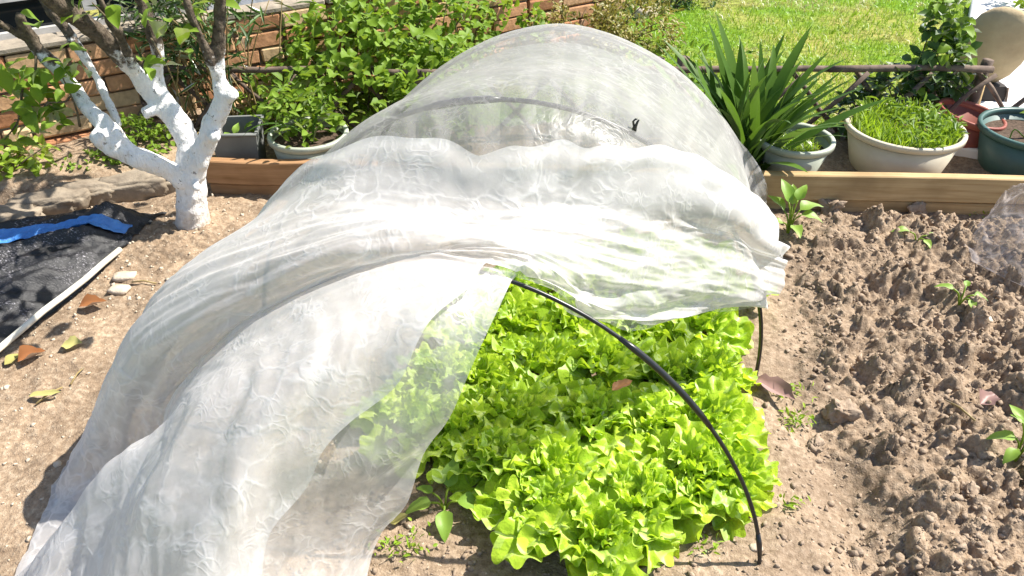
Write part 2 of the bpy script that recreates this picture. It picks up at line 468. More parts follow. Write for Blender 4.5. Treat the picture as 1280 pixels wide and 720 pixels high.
M['render'] = mat_concrete('grey_render', (0.55, 0.57, 0.60), (0.46, 0.48, 0.52), 6)

# ------------------------------------------------------------------ the setting
def board_y(x): return 2.700 - 0.053 * x   # front face of the timber edging
WE = Vector((math.cos(math.radians(32)), math.sin(math.radians(32)), 0))     # along the brick wall
WN = Vector((WE.y, -WE.x, 0))                                               # its front
WO = Vector((-1.797, 3.08, 0))

def wall_coord(x, y):
    dx, dy = x - WO.x, y - WO.y
    return dx * WE.x + dy * WE.y, dx * WN.x + dy * WN.y

def soil_z(x, y):
    x = np.asarray(x, float); y = np.asarray(y, float)
    right = sstep(0.72, 0.98, x - 0.16 * (y - 1.4) + 0.08 * fbm(x * 3, y * 3, 2)) * sstep(-0.02, 0.10, 2.700 - 0.053 * x - y)
    # raked clods
    wx = x + 0.02 * perlin(x * 20, y * 20); wy = y + 0.02 * perlin(x * 20 + 50, y * 20)
    d1, v1 = worley(wx / 0.115, wy / 0.115)
    d2, v2 = worley(wx / 0.052 + 31, wy / 0.052)
    d3, v3 = worley(wx / 0.024, wy / 0.024 + 77)
    d4, v4 = worley(wx / 0.0165 + 13, wy / 0.0165)
    def dome(d, k): return np.sqrt(np.maximum(0, 1 - (d * k) ** 2))
    rg_ = 1 + 0.55 * perlin(x * 34, y * 34) + 0.3 * perlin(x * 70 + 5, y * 70)
    cl = (0.034 * dome(d1, 1.5 + 0.9 * v1) * (v1 > 0.62) + 0.026 * dome(d2, 1.35 + v2) * (v2 > 0.3) * (0.4 + 0.6 * v2) + 0.012 * dome(d3, 1.3 + v3) * v3) * rg_
    fine = 0.007 * dome(d4, 1.3) * v4 + 0.013 * perlin(x * 22, y * 22) + 0.005 * perlin(x * 55, y * 55)
    z = right * (0.010 + 1.1 * cl + fine + 0.035 * fbm(x * 4.5, y * 4.5, 4))
    furrow = np.exp(-((x - 0.80 - 0.02 * np.sin(y * 6)) / 0.09) ** 2) * sstep(1.75, 1.3, y)
    z = z - 0.05 * furrow
    # trodden path and lettuce bed
    z = z + (1 - right) * (0.012 * fbm(x * 5, y * 5, 4) + 0.006 * np.maximum(0, 1 - 1.2 * d3) * v3 + 0.007 * np.maximum(0, 1 - d2) * (v2 > .6))
    bed = sstep(0.80, 0.55, np.abs(x + 0.03 - 0.2 * (y - 1.2)))
    z = z + 0.02 * bed * (1 - right)
    # beside the tree: pebbly heap
    z = z + 0.03 * np.exp(-(((x + 1.2) / 0.25) ** 2 + ((y - 2.4) / 0.25) ** 2)) * (1 + 0.6 * (1 - d3))
    # behind the edging and kerb
    by = np.where(x > -1.15, 2.76 - 0.053 * x, 2.80 + 0.20 * (x + 1.15))
    back = sstep(0.0, 0.05, y - by)
    s_, n_ = wall_coord(x, y)
    zb = np.where(x > -1.15, 0.045, 0.06 + 0.05 * sstep(0.5, 0.05, n_)) + 0.018 * fbm(x * 4 + 9, y * 4, 4) + 0.006 * (1 - d2) * v2
    return z * (1 - back) + zb * back

def soil_at(x, y): return float(soil_z(np.array([x]), np.array([y]))[0])

xs = np.concatenate([np.arange(-3.3, 0.6, 0.010), np.arange(0.6, 2.0, 0.0048), np.arange(2.0, 3.1, 0.011)])
ys = np.concatenate([np.arange(0.25, 0.8, 0.011), np.arange(0.8, 2.7, 0.0048), np.arange(2.7, 3.36, 0.010)])
X, Y = np.meshgrid(xs, ys)
Z = soil_z(X, Y)
def grid_faces(nr, nc):
    i = np.arange(nr - 1)[:, None] * nc + np.arange(nc - 1)[None, :]
    return np.stack([i, i + 1, i + nc + 1, i + nc], -1).reshape(-1, 4)
tag(link('soil', mesh_np('soil', np.stack([X, Y, Z], -1).reshape(-1, 3), grid_faces(*X.shape)), M['soil']), kind='structure')

# far ground and lawn
gm = MB(); gm.add([(-90, -90, -0.12), (90, -90, -0.12), (90, 120, -0.12), (-90, 120, -0.12)], [(0, 1, 2, 3)])
tag(gm.build('ground', M['lawn'], smooth=False), kind='structure')
xs2 = np.linspace(-4, 7, 180); ys2 = np.linspace(3.2, 13, 160)
X2, Y2 = np.meshgrid(xs2, ys2)
def lawn_z(x, y): return 0.03 + 0.03 * fbm(x * 1.3, y * 1.3, 3) - 0.12 * sstep(3.32, 3.2, y)
Z2 = lawn_z(X2, Y2)
tag(link('lawn', mesh_np('lawn', np.stack([X2, Y2, Z2], -1).reshape(-1, 3), grid_faces(*X2.shape)), M['lawn']), kind='structure')
pm = MB()
for k in range(8):                          # path slabs running away on the right
    pm.box((2.42 + 0.395 * k, 3.20 + 0.775 * k, 0.05), (0.95, 0.86, 0.08), Matrix.Rotation(-0.471, 3, 'Z'), 0.008)
tag(pm.build('path', M['path'], smooth=False), kind='structure')

# ------------------------------------------------------------------ leaves
def leaf_cloud(P, D, U, L, W, fold=0.25, droop=0.2):
    """many small leaves as one set of arrays: P base, D direction, U up side, L length, W width"""
    n = len(P)
    D = D / np.linalg.norm(D, axis=1, keepdims=True)
    S = np.cross(D, U); S /= np.linalg.norm(S, axis=1, keepdims=True) + 1e-9
    N = np.cross(S, D)
    L = np.broadcast_to(L, n)[:, None]; W = np.broadcast_to(W, n)[:, None]
    v = [P, P + D * L * .3 - S * W * .42 + N * W * fold * .8, P + D * L * .3 + S * W * .42 + N * W * fold * .8,
         P + D * L * .42 - N * L * droop * .1,
         P + D * L * .66 - S * W * .40 + N * W * fold * .8 - N * L * droop * .25, P + D * L * .66 + S * W * .40 + N * W * fold * .8 - N * L * droop * .25,
         P + D * L - N * L * droop]
    V = np.stack(v, 1).reshape(-1, 3)
    f = np.array([[0, 3, 1], [0, 2, 3], [1, 3, 4], [3, 2, 5], [3, 6, 4], [3, 5, 6]])
    F = (np.arange(n)[:, None, None] * 7 + f[None]).reshape(-1, 3)
    return V, F

def blades(P, D, L, W, bend):
    """grass-like blades: two segments, three faces"""
    n = len(P)
    L = np.broadcast_to(L, n)[:, None]; W = np.broadcast_to(W, n)[:, None]
    a = RNG.uniform(0, 2 * PI, n)
    S = np.stack([np.cos(a), np.sin(a), 0 * a], 1)
    up = np.array([0, 0, 1.0])
    m = P + up * L * .55 + D * L * bend * .3
    t = P + up * L * (1 - .35 * bend) + D * L * bend
    V = np.stack([P - S * W / 2, P + S * W / 2, m - S * W * .4, m + S * W * .4, t], 1).reshape(-1, 3)
    f = np.array([[0, 1, 3], [0, 3, 2], [2, 3, 4]])
    F = (np.arange(n)[:, None, None] * 5 + f[None]).reshape(-1, 3)
    return V, F

def rdirs(n, zlo=-0.3, zhi=1.0):
    a = RNG.uniform(0, 2 * PI, n); z = RNG.uniform(zlo, zhi, n)
    r = np.sqrt(np.maximum(0, 1 - z * z))
    return np.stack([r * np.cos(a), r * np.sin(a), z], 1)

def leaf_mesh(name, L, W, fold=0.2, droop=0.25, wave=0.08, lobes=0.0, nu=9, shape=0.75, seed=0):
    """one larger leaf, base at the origin, pointing along +Y"""
    r = random.Random(seed); V = []; F = []
    ph = r.uniform(0, 6)
    for i in range(nu):
        s = i / (nu - 1)
        wd = W * 0.5 * (math.sin(PI * s ** shape) ** 0.8 if 0 < s < 1 else 0.02) * (1 + lobes * math.sin(s * 22 + ph))
        y = L * (s - 0.12 * droop * s * s); z = -L * droop * s * s
        for t in (-1, -0.5, 0, 0.5, 1):
            V.append((t * wd, y, z + abs(t) * wd * fold * 1.6 + wave * wd * math.sin(7 * s + ph + 2 * t) * abs(t)))
    for i in range(nu - 1):
        for k in range(4):
            F.append((i * 5 + k, i * 5 + k + 1, (i + 1) * 5 + k + 1, (i + 1) * 5 + k))
    return mesh_py(name, V, F)

def place(o, loc, yaw, pitch=0.0, roll=0.0, sc=1.0):
    """+Y of the object points along yaw (from +X), tilted up by pitch"""
    o.location = loc
    o.rotation_mode = 'QUATERNION'
    o.rotation_quaternion = Quaternion((0, 0, 1), yaw - PI / 2) @ Quaternion((1, 0, 0), pitch) @ Quaternion((0, 1, 0), roll)
    o.scale = (sc, sc, sc)
    return o

# lawn grass: nobody could count it
n = 60000
gx = RNG.uniform(0.2, 4.6, n); gy = 3.26 + (RNG.uniform(0, 1, n) ** 1.35) * 4.2
keep = ~((gx > 1.88 + 0.51 * (gy - 3.2)) & (gx < 2.96 + 0.51 * (gy - 3.2)))
gx, gy = gx[keep], gy[keep]; n = len(gx)
dry = fbm(gx * 1.8, gy * 1.8, 3)
gl = RNG.uniform(0.02, 0.055, n) * (1 + 0.5 * (gy < 3.6))
d = rdirs(n, -0.1, 0.1)
P = np.stack([gx, gy, lawn_z(gx, gy) - 0.004], 1)
m = dry < 0.28
V, F = blades(P[m], d[m], gl[m], 0.0045, 0.7)
tag(link('lawn_grass', mesh_np('lawn_grass', V, F), M['grass']), 'bright green mown grass of the lawn beyond the lattice fence', 'grass', kind='stuff')
V, F = blades(P[~m], d[~m], gl[~m], 0.004, 0.9)
tag(link('dry_lawn_grass', mesh_np('dry_lawn_grass', V, F), M['paleleaf']), 'yellowed dry patches of grass in the lawn', 'grass', kind='stuff')

# ------------------------------------------------------------------ timber edging of the bed
t = thing('timber_edging', 'long planed timber boards edging the back of the vegetable bed', 'bed edging', (0.38, board_y(0.38) + 0.022, 0), math.atan(-0.053))
def plank(x0, x1, z0, z1, dy, th, mat, seed):
    r = random.Random(seed); b = MB(); nseg = 14; V = []; F = []
    for i in range(nseg + 1):
        x = x0 + (x1 - x0) * i / nseg; wz = 0.0025 * math.sin(i * 0.9 + seed); wy = 0.003 * math.sin(i * 0.6 + seed * 2)
        c = 0.004
        for (yy, zz) in ((-th / 2, z0 + c), (-th / 2, z1 - c), (-th / 2 + c, z1), (th / 2 - c, z1), (th / 2, z1 - c), (th / 2, z0 + c), (th / 2 - c, z0), (-th / 2 + c, z0)):
            V.append((x, dy + yy + wy, zz + wz))
    for i in range(nseg):
        for k in range(8):
            F.append((i * 8 + k, (i + 1) * 8 + k, (i + 1) * 8 + (k + 1) % 8, i * 8 + (k + 1) % 8))
    F.append(tuple(range(8))); F.append(tuple(range(nseg * 8 + 7, nseg * 8 - 1, -1)))
    b.add(V, F)
    return flat_by_angle(b.build('board', mat, t), 30)
plank(-0.55, 2.6, 0.05, 0.152, 0, 0.04, M['wood'], 1)
tag(plank(-1.55, -0.554, 0.055, 0.150, 0, 0.04, M['wood_red'], 2), 'reddish left end board of the edging')
plank(-0.3, 2.6, -0.06, 0.046, 0.012, 0.04, M['wood'], 3)
tag(plank(-1.55, -0.304, -0.06, 0.050, 0.010, 0.04, M['wood_red'], 4), 'reddish lower board at the left end')

# ------------------------------------------------------------------ hoops
def hoop_curve(R, W, ang, h, n, lean, z0=0.0, N=61):
    out = []
    d = Vector((-math.cos(ang), math.sin(ang), 0)); nr = Vector((math.sin(ang), math.cos(ang), 0))
    for i in range(N):
        a = PI * i / (N - 1); c, s = math.cos(a), math.sin(a)
        u = math.copysign(abs(c) ** (2 / n), c); wv = abs(s) ** (2 / n)
        out.append(Vector(R) + d * ((1 - u) * W / 2) + Vector((0, 0, z0 + wv * h)) + nr * (wv * lean))
    return out
HP = {1: dict(R=(0.532, 1.068, 0), W=1.345, ang=0.114, h=0.672, n=1.722, lean=0.109),
      2: dict(R=(0.678, 1.693, 0), W=1.381, ang=0.082, h=0.84, n=1.99, lean=-0.099),
      3: dict(R=(0.819, 2.551, 0), W=1.341, ang=0.02, h=0.568, n=1.715, lean=0.026, z0=0.135)}
HC = {k: hoop_curve(**v) for k, v in HP.items()}
def hoop_pt(k, deg, out=0.012):
    v = dict(HP[k]); c = hoop_curve(**v, N=181)
    i = int(round(deg)); p = c[i]
    mid = (c[0] + c[180]) * 0.5
    return p + (p - mid).normalized() * out
HL = {1: 'front black plastic hoop, bare on its right side and arching over the lettuces',
      2: 'middle black hoop seen through the netting, carrying a small clip',
      3: 'rearmost hoop under the netting, close to the timber edging'}
for k in (1, 2, 3):
    c = [HC[k][0] - Vector((0, 0, 0.12))] + HC[k] + [HC[k][-1] - Vector((0, 0, 0.12))]
    t = thing('hoop', HL[k], 'hoop', c[0], 0, 'hoops carrying the netting')
    o = HC[k][0] - Vector((0, 0, 0.12))
    MB().tube([p - o for p in c], 0.0056 if k == 2 else 0.0045, 10).build('rod', M['black'], t)
    def sleeve(i0, i1, r=0.0070):
        q = [c[i] - o for i in range(i0, i1 + 1)]
        rad = [r] * len(q); rad[0] = rad[-1] = 0.0050
        MB().tube(q, rad, 10).build('sleeve', M['black'], t)
    if k == 1: sleeve(13, 20); sleeve(3, 5, 0.0062)
    if k == 2: sleeve(31, 36, 0.0090)
    if k == 3: sleeve(28, 32)
# clip on the middle hoop
cp = hoop_pt(2, 66, 0.02)
t = thing('clip', 'tiny black clip gripping the middle hoop through the netting', 'clip', cp)
b = MB(); b.tube([(0, 0, -0.022), (0.002, 0, 0.0), (0.008, 0, 0.018), (0.012, 0, 0.024)], [0.007, 0.006, 0.004, 0.003], 8); b.build('jaw', M['black'], t)
b = MB(); b.tube([(-0.006, 0, -0.02), (-0.004, 0, 0.0), (-0.008, 0, 0.018), (-0.001, 0, 0.026), (0.006, 0, 0.028)], [0.005, 0.004, 0.004, 0.0035, 0.003], 8); b.build('handle', M['black'], t)
t.scale = (.62, .62, .62)

# ------------------------------------------------------------------ the netting
def mid(a, b, f=0.5): return a * (1 - f) + b * f
A = at_depth
R1 = [Vector((-0.74, 2.50, 0.0)), Vector((-0.54, 2.55, 0.10))] + [hoop_pt(3, a) for a in (150, 118, 90, 64, 42, 20)] + [Vector((0.845, 2.50, 0.10))]
R3 = [Vector((-1.05, 1.92, 0.0)), Vector((-0.84, 1.88, 0.15)), hoop_pt(2, 152, .02), hoop_pt(2, 120), hoop_pt(2, 90), hoop_pt(2, 72), hoop_pt(2, 56), hoop_pt(2, 40, 0.045), A(974, 318, 1.74)]
R2 = [mid(a, b) for a, b in zip(R1, R3)]
R2[0] = Vector((-0.96, 2.28, 0.0)); R2[1] = Vector((-0.76, 2.26, 0.14)); R2[2] = mid(R1[2], R3[2]) + Vector((-.01, 0, 0))
for k in (3, 4, 5, 6): R2[k] = R2[k] - Vector((0, 0, 0.012))
R0 = [Vector((p.x * 0.985 + 0.002, p.y + 0.045, p.z * 0.90)) for p in R1]
R0[7] = Vector((0.875, 2.60, 0.22)); R0[8] = Vector((0.955, 2.60, 0.0))
R4 = [Vector((-1.07, 1.52, 0.0)), Vector((-0.91, 1.50, 0.20)), Vector((-0.72, 1.47, 0.50)), A(430, 268, 1.42), A(580, 270, 1.40), A(690, 272, 1.42), A(790, 278, 1.47), A(885, 290, 1.58), A(976, 325, 1.70)]
R5 = [Vector((-1.07, 1.31, 0.0)), Vector((-0.93, 1.31, 0.20)), Vector((-0.73, 1.30, 0.47)), A(415, 318, 1.27), A(565, 302, 1.28), A(670, 318, 1.30), A(775, 345, 1.38), A(880, 355, 1.52), A(958, 366, 1.66)]
R6 = [Vector((-1.06, 1.10, 0.0)), hoop_pt(1, 170, 0.03), hoop_pt(1, 148, 0.02), hoop_pt(1, 125, 0.015), hoop_pt(1, 99), hoop_pt(1, 76), A(705, 391, 1.27), A(800, 409, 1.38), A(942, 376, 1.64)]
R7 = [Vector((-1.05, 0.97, 0.0)), A(130, 610, 1.10), A(232, 520, 1.10), A(350, 460, 1.08), A(475, 418, 1.10), A(603, 428, 1.10)]
R8 = [Vector((-1.04, 0.85, 0.0)), A(98, 672, 1.02), A(178, 620, 1.00), A(275, 585, 0.96), A(400, 560, 1.0), A(530, 582, 1.07)]
R9 = [Vector((-1.04, 0.76, 0.0)), A(88, 745, 0.94), A(160, 715, 0.90), A(250, 705, 0.86), A(350, 700, 0.92), A(462, 716, 1.02)]
R10 = [Vector((-1.0, 0.70, 0.0)), Vector((-0.86, 0.70, 0.01)), Vector((-0.72, 0.68, 0.02)), Vector((-0.58, 0.68, 0.02)), Vector((-0.45, 0.72, 0.02)), Vector((-0.34, 0.80, 0.02))]
for R in (R7, R8, R9, R10):
    e = R[5] - R[4]
    for k in (1, 2, 3): R.append(R[5] + e * k * 0.8)
CG = np.array([[list(p) for p in R] for R in (R0, R1, R2, R3, R4, R5, R6, R7, R8, R9, R10)])

def cr_weights(tt, n):
    """Catmull-Rom weight matrix with linear extension at both ends"""
    Wm = np.zeros((len(tt), n))
    for r, t_ in enumerate(tt):
        i = min(max(int(math.floor(t_)), 0), n - 2); f = t_ - i
        wts = {-1: -.5 * f + f * f - .5 * f ** 3, 0: 1 - 2.5 * f * f + 1.5 * f ** 3, 1: .5 * f + 2 * f * f - 1.5 * f ** 3, 2: -.5 * f * f + .5 * f ** 3}
        for k, wv in wts.items():
            j = i + k
            if j < 0: Wm[r, 0] += 2 * wv; Wm[r, 1] -= wv
            elif j >= n: Wm[r, n - 1] += 2 * wv; Wm[r, n - 2] -= wv
            else: Wm[r, j] += wv
    return Wm

NV, NU = 331, 265
vv = np.linspace(0, 10, NV); uu = np.linspace(0, 8, NU)
G = np.einsum('ai,bj,ijk->abk', cr_weights(vv, 11), cr_weights(uu, 9), CG)
UU, VV = np.meshgrid(uu, vv)

def normals(G):
    du = np.gradient(G, axis=1); dv = np.gradient(G, axis=0)
    N = np.cross(dv, du); N /= np.linalg.norm(N, axis=2, keepdims=True) + 1e-9
    return N
NRM = normals(G)
if NRM[100, 132, 2] < 0: NRM = -NRM

def ridged(x, y, o=3):
    r = 0; a = 1.0; f = 1.0
    for k in range(o):
        r = r + a * (1 - 2 * np.abs(perlin(x * f + 13 * k, y * f + 7 * k))); a *= 0.5; f *= 2.1
    return r

def wrinkle(seed, amt):
    s = UU * 0.27 + seed; t_ = VV * 0.24 + seed * 0.7
    cur = sstep(5.7, 7.2, VV)                                   # the part hanging to the ground in front
    top = sstep(3.5, 4.2, VV) * (1 - cur)                       # the bunched part
    w_ = 0.010 * fbm(s * 3.2, t_ * 3.2, 3) * (0.25 + 0.6 * top + 0.5 * cur)
    w_ += top * 0.011 * (ridged(s * 2.6 + 0.4 * fbm(s * 3, t_ * 3, 2), t_ * 8.5, 3) - 1.1)
    fo = s * 9.0 + 1.1 * fbm(s * 2.0, t_ * 1.6, 2) + 0.5 * VV * 0.25
    w_ += cur * (0.010 * np.sin(fo * 2.1 + 1.0) * sstep(5.8, 8.5, VV) + 0.012 * (ridged(s * 3.4 - t_ * 0.6 + .15 * fbm(s * 2, t_ * 2, 2), t_ * 0.5, 3) - 1))
    w_ += 0.0013 * (ridged(s * 13 + t_ * 3, t_ * 13, 3) - 1.0) * (0.45 + 0.6 * top + 0.5 * cur)
    hem = np.minimum(np.abs(UU - 8), np.where(VV < 6.05, np.abs(VV - 6) + (UU < 5) * 9, np.abs(UU - 5)))
    w_ += 0.013 * np.exp(-hem * 2.0) * np.sin(UU * 7 + VV * 5 + seed + 1.5 * np.sin(VV * 2.3))
    return amt * w_

def over_hoops(Q, gap):
    """lift the cloth where it would cut a hoop"""
    for k in (1, 2, 3):
        c = hoop_curve(**HP[k], N=481)
        ctr = (c[0] + c[-1]) * 0.5 + Vector((0, 0, 0.15))
        H_ = np.array([list(p) for p in c]); O_ = H_ - np.array(list(ctr)); O_ /= np.linalg.norm(O_, axis=1, keepdims=True)
        flat = Q.reshape(-1, 3)
        near = np.where((np.abs(flat[:, 1] - H_[:, 1].mean()) < 0.3) & (flat[:, 2] > 0.12))[0]
        q = flat[near]
        for it in range(0, len(near), 3000):
            qq = q[it:it + 3000]
            d = qq[:, None, :] - H_[None]
            j = (d ** 2).sum(2).argmin(1)
            dd = d[np.arange(len(qq)), j]
            o = (dd * O_[j]).sum(1)
            side = np.sqrt(np.maximum(0, (dd ** 2).sum(1) - o * o))
            need = np.clip(gap - o, 0, 0.08) * np.exp(-(side / 0.06) ** 2)
            q[it:it + 3000] = qq + O_[j] * need[:, None]
        flat[near] = q
        Q = flat.reshape(Q.shape)
    return Q

def sheet(name, D, mask, mat, parent, gap=0.009):
    Q = G + NRM * D[:, :, None]
    Q = over_hoops(Q, gap)
    gz = soil_z(Q[:, :, 0], Q[:, :, 1]) + 0.008
    Q[:, :, 2] = np.maximum(Q[:, :, 2], gz)
    F = grid_faces(NV, NU)
    mc = mask[:-1, :-1] & mask[1:, 1:] & mask[:-1, 1:] & mask[1:, :-1]
    F = F[mc.ravel()]
    used = np.unique(F); re = np.full(NV * NU, -1); re[used] = np.arange(len(used))
    return link(name, mesh_np(name, Q.reshape(-1, 3)[used], re[F]), mat, parent)

t = thing('netting_cover', 'large sheer white insect netting draped over the hoops and spilling forward', 'netting', (0, 0, 0))
base_mask = (VV <= 6.0001) | (UU <= 5.0001)
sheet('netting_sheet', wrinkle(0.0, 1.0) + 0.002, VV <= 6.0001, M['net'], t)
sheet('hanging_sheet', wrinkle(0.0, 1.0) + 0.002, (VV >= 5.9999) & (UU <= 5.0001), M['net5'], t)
ge = np.linspace(0, 1, 40)[:, None, None]
top0 = G[0][None]; bot0 = top0 * np.array([0.9, 0, 0]) + np.array([0.015, 2.645, 0.02])
GE = top0 * (1 - ge) + bot0 * ge
GE[:, :, 1] += (0.012 * np.sin(uu * 15 + 2 * np.sin(uu * 3))[None] + 0.008 * fbm(UU[:40] * 3, np.linspace(0, 2, 40)[:, None] * np.ones((1, NU)), 3)) * np.sin(ge[:, :, 0] * PI)
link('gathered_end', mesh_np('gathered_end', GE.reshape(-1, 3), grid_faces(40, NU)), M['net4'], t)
D_over = wrinkle(5.3, 1.15) + 0.017
f_back = np.interp(uu, [0, 1, 2, 3, 4, 5, 6, 7, 8], [2.5, 2.6, 2.9, 3.32, 3.50, 3.38, 3.06, 2.75, 2.45]) + 0.025 * np.sin(uu * 5) + 0.018 * np.sin(uu * 13)
v_bot = vv[vv > 6.0001]
n_top = 150
KF = 157                                    # columns that go on down the hanging part
VO = np.concatenate([f_back[None, :] + (6 - f_back)[None, :] * np.linspace(0, 1, n_top)[:, None], np.repeat(v_bot[:, None], NU, 1)])
u_fold = np.interp(v_bot, [6, 6.5, 7, 8, 9, 10], [uu[KF], 4.64, 4.45, 4.0, 3.7, 3.5]) + 0.05 * np.sin(v_bot * 7) * sstep(6, 6.5, v_bot)
UO = np.concatenate([np.repeat(uu[None, :], n_top, 0), uu[None, :] * (u_fold / uu[KF])[:, None]])
def sample(Aq, u, v):
    x = np.clip(u / 8 * (NU - 1), 0, NU - 1.001); y = np.clip(v / 10 * (NV - 1), 0, NV - 1.001)
    i = x.astype(int); j = y.astype(int); fx = x - i; fy = y - j
    if Aq.ndim == 3: fx = fx[..., None]; fy = fy[..., None]
    return (Aq[j, i] * (1 - fx) + Aq[j, i + 1] * fx) * (1 - fy) + (Aq[j + 1, i] * (1 - fx) + Aq[j + 1, i + 1] * fx) * fy
QO = sample(G, UO, VO); NO = sample(NRM, UO, VO); DO = sample(D_over, UO, VO)
colk = np.arange(NU)[None, :] * np.ones((len(VO), 1)); rowk = np.arange(len(VO))[:, None] * np.ones((1, NU))
DO = DO + 0.012 * np.exp(-rowk / 5.0) + 0.012 * np.exp(-np.abs(colk - KF) / 5.0) * (rowk > n_top)
bulge = np.exp(-((UO - 1.5) / 0.8) ** 2) * sstep(4.6, 3.0, VO)
DO = DO + 0.035 * bulge + 0.010 * np.exp(-((VO - f_back[None, :] - .12) / .10) ** 2) * (1 + .3 * np.sin(UO * 9))
QO = over_hoops(QO + NO * DO[:, :, None], 0.02)
QO[:, :, 2] = np.maximum(QO[:, :, 2], soil_z(QO[:, :, 0], QO[:, :, 1]) + 0.012)
mk = (rowk < n_top) | (colk <= KF)
F = grid_faces(*UO.shape)[(mk[:-1, :-1] & mk[1:, 1:] & mk[:-1, 1:] & mk[1:, :-1]).ravel()]
used = np.unique(F); re = np.full(QO.shape[0] * NU, -1); re[used] = np.arange(len(used))
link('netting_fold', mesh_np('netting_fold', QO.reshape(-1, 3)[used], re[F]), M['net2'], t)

# small cover at the right edge of the bed
ec = np.array([[(1.68, 1.96, 0), (1.74, 1.96, .12), (1.96, 2.0, .25), (2.3, 2.05, .33), (2.7, 2.05, 0)],
               [(1.53, 2.24, 0), (1.66, 2.18, .15), (1.91, 2.2, .30), (2.3, 2.22, .38), (2.7, 2.22, 0)],
               [(1.55, 2.36, 0), (1.67, 2.38, .14), (1.89, 2.40, .29), (2.3, 2.40, .38), (2.7, 2.40, 0)],
               [(1.72, 2.53, 0), (1.76, 2.54, .13), (1.90, 2.52, .22), (2.3, 2.55, .34), (2.7, 2.55, 0)]], float)
uv = np.linspace(0, 4, 110); vw = np.linspace(0, 3, 80)
E_ = np.einsum('ai,bj,ijk->abk', np.maximum(0, 1 - np.abs(vw[:, None] - np.arange(4)[None, :])), cr_weights(uv, 5), ec)
uu2, vv2 = np.meshgrid(uv, vw)
E_[:, :, 2] += 0.022 * (ridged(uu2 * 2.2, vv2 * 1.1, 3) - 1) + 0.012
E_[:, :, 0] += 0.012 * fbm(uu2 * 2, vv2 * 2, 3)
E_[:, :, 2] = np.maximum(E_[:, :, 2], 0.045 + 0.004 * np.sin(uu2 * 9 + vv2 * 5))
tag(link('film_cover', mesh_np('film_cover', E_.reshape(-1, 3), grid_faces(*uu2.shape)), M['net3']), 'crumpled see-through cover over the bed at its right edge', 'plant cover')

# ------------------------------------------------------------------ lettuces
def lettuce_leaf(seed, L, W, curl, ruff):
    """frilled fan-shaped leaf: rings about a point on the midrib, the margin in folds"""
    r = random.Random(seed); nr, na = 8, 76; V = []; F = []
    p = [r.uniform(0, 6.28) for _ in range(6)]
    k1, k2 = r.choice((3, 4, 5)), r.choice((7, 8, 9))
    c0 = 0.40 * L
    for i in range(nr):
        rho = i / (nr - 1)
        for k in range(na):
            a = -2.75 + 5.5 * k / (na - 1)                     # 0 points to the tip
            tipw = 0.5 + 0.5 * math.cos(a)
            Rx = W * 0.5 * (0.62 + 0.5 * tipw); Ry = L * (0.40 + 0.20 * tipw)
            lob = 1 + 0.07 * math.sin(k1 * a + p[0]) + 0.05 * math.sin(k2 * a + p[1])
            m = rho ** 2.2 * (0.25 + 0.75 * tipw)
            rf = ruff * m * (0.8 * math.sin(k1 * a + p[2]) + 0.85 * math.sin(k2 * a + p[3] + 2 * rho) + 0.18 * math.sin(12 * a + p[5]))
            inr = 1 - 0.10 * m * (1 + math.sin(k2 * a + p[4]))
            x = rho * Rx * lob * inr * math.sin(a) + ruff * .3 * m * math.cos(k2 * a + p[3])
            y = c0 + rho * Ry * lob * inr * math.cos(a)
            z = rf + 0.16 * W * rho * rho * math.sin(a) ** 2 + 0.05 * L * math.sin(y / L * 16 + p[1]) * math.sin(x / W * 13 + p[0]) * min(1, 2 * rho)
            s_ = max(0.0, y / L); bend = curl * s_
            yy = L * math.sin(bend) / curl; zz = -L * (1 - math.cos(bend)) / curl
            V.append((x, yy + z * math.sin(bend), zz + z * math.cos(bend)))
    for i in range(nr - 1):
        for k in range(na - 1):
            F.append((i * na + k, (i + 1) * na + k, (i + 1) * na + k + 1, i * na + k + 1))
    me = mesh_py('lettuce_leaf', V, F)
    me.materials.append(M['lettuce'])
    return me
LM_out = [lettuce_leaf(k, 0.120, 0.114, 1.1, 0.0115) for k in range(8)]
LM_mid = [lettuce_leaf(20 + k, 0.096, 0.092, 0.9, 0.0110) for k in range(8)]
LM_in = [lettuce_leaf(40 + k, 0.072, 0.062, 0.5, 0.0095) for k in range(8)]

def lettuce(x, y, label, group, sc=1.0, seed=0, dens=1.0):
    r = random.Random(seed)
    z = soil_at(x, y)
    t = thing('lettuce', label, 'lettuce', (x, y, z - 0.004), r.uniform(0, 6), group)
    nl = int(46 * dens)
    for i in range(nl):
        f = i / (nl - 1)
        yaw = i * 2.39996 + r.uniform(-.6, .6)
        if f < 0.38: me = r.choice(LM_out); pitch = math.radians(r.uniform(26, 56)); zz = 0.02
        elif f < 0.74: me = r.choice(LM_mid); pitch = math.radians(r.uniform(52, 74)); zz = 0.03
        else: me = r.choice(LM_in); pitch = math.radians(r.uniform(64, 88)); zz = 0.055
        o = bpy.data.objects.new('leaf', me); COL.objects.link(o); o.parent = t
        rr = 0.058 * (1 - f) ** .7 * r.uniform(.5, 1.2) + 0.004
        place(o, (rr * math.cos(yaw), rr * math.sin(yaw), zz + r.uniform(-.012, .014)), yaw + r.uniform(-.5, .5), pitch, r.uniform(-.6, .6), sc * r.uniform(.72, 1.2))
    return t
G1 = 'lettuces growing closely in the bed'
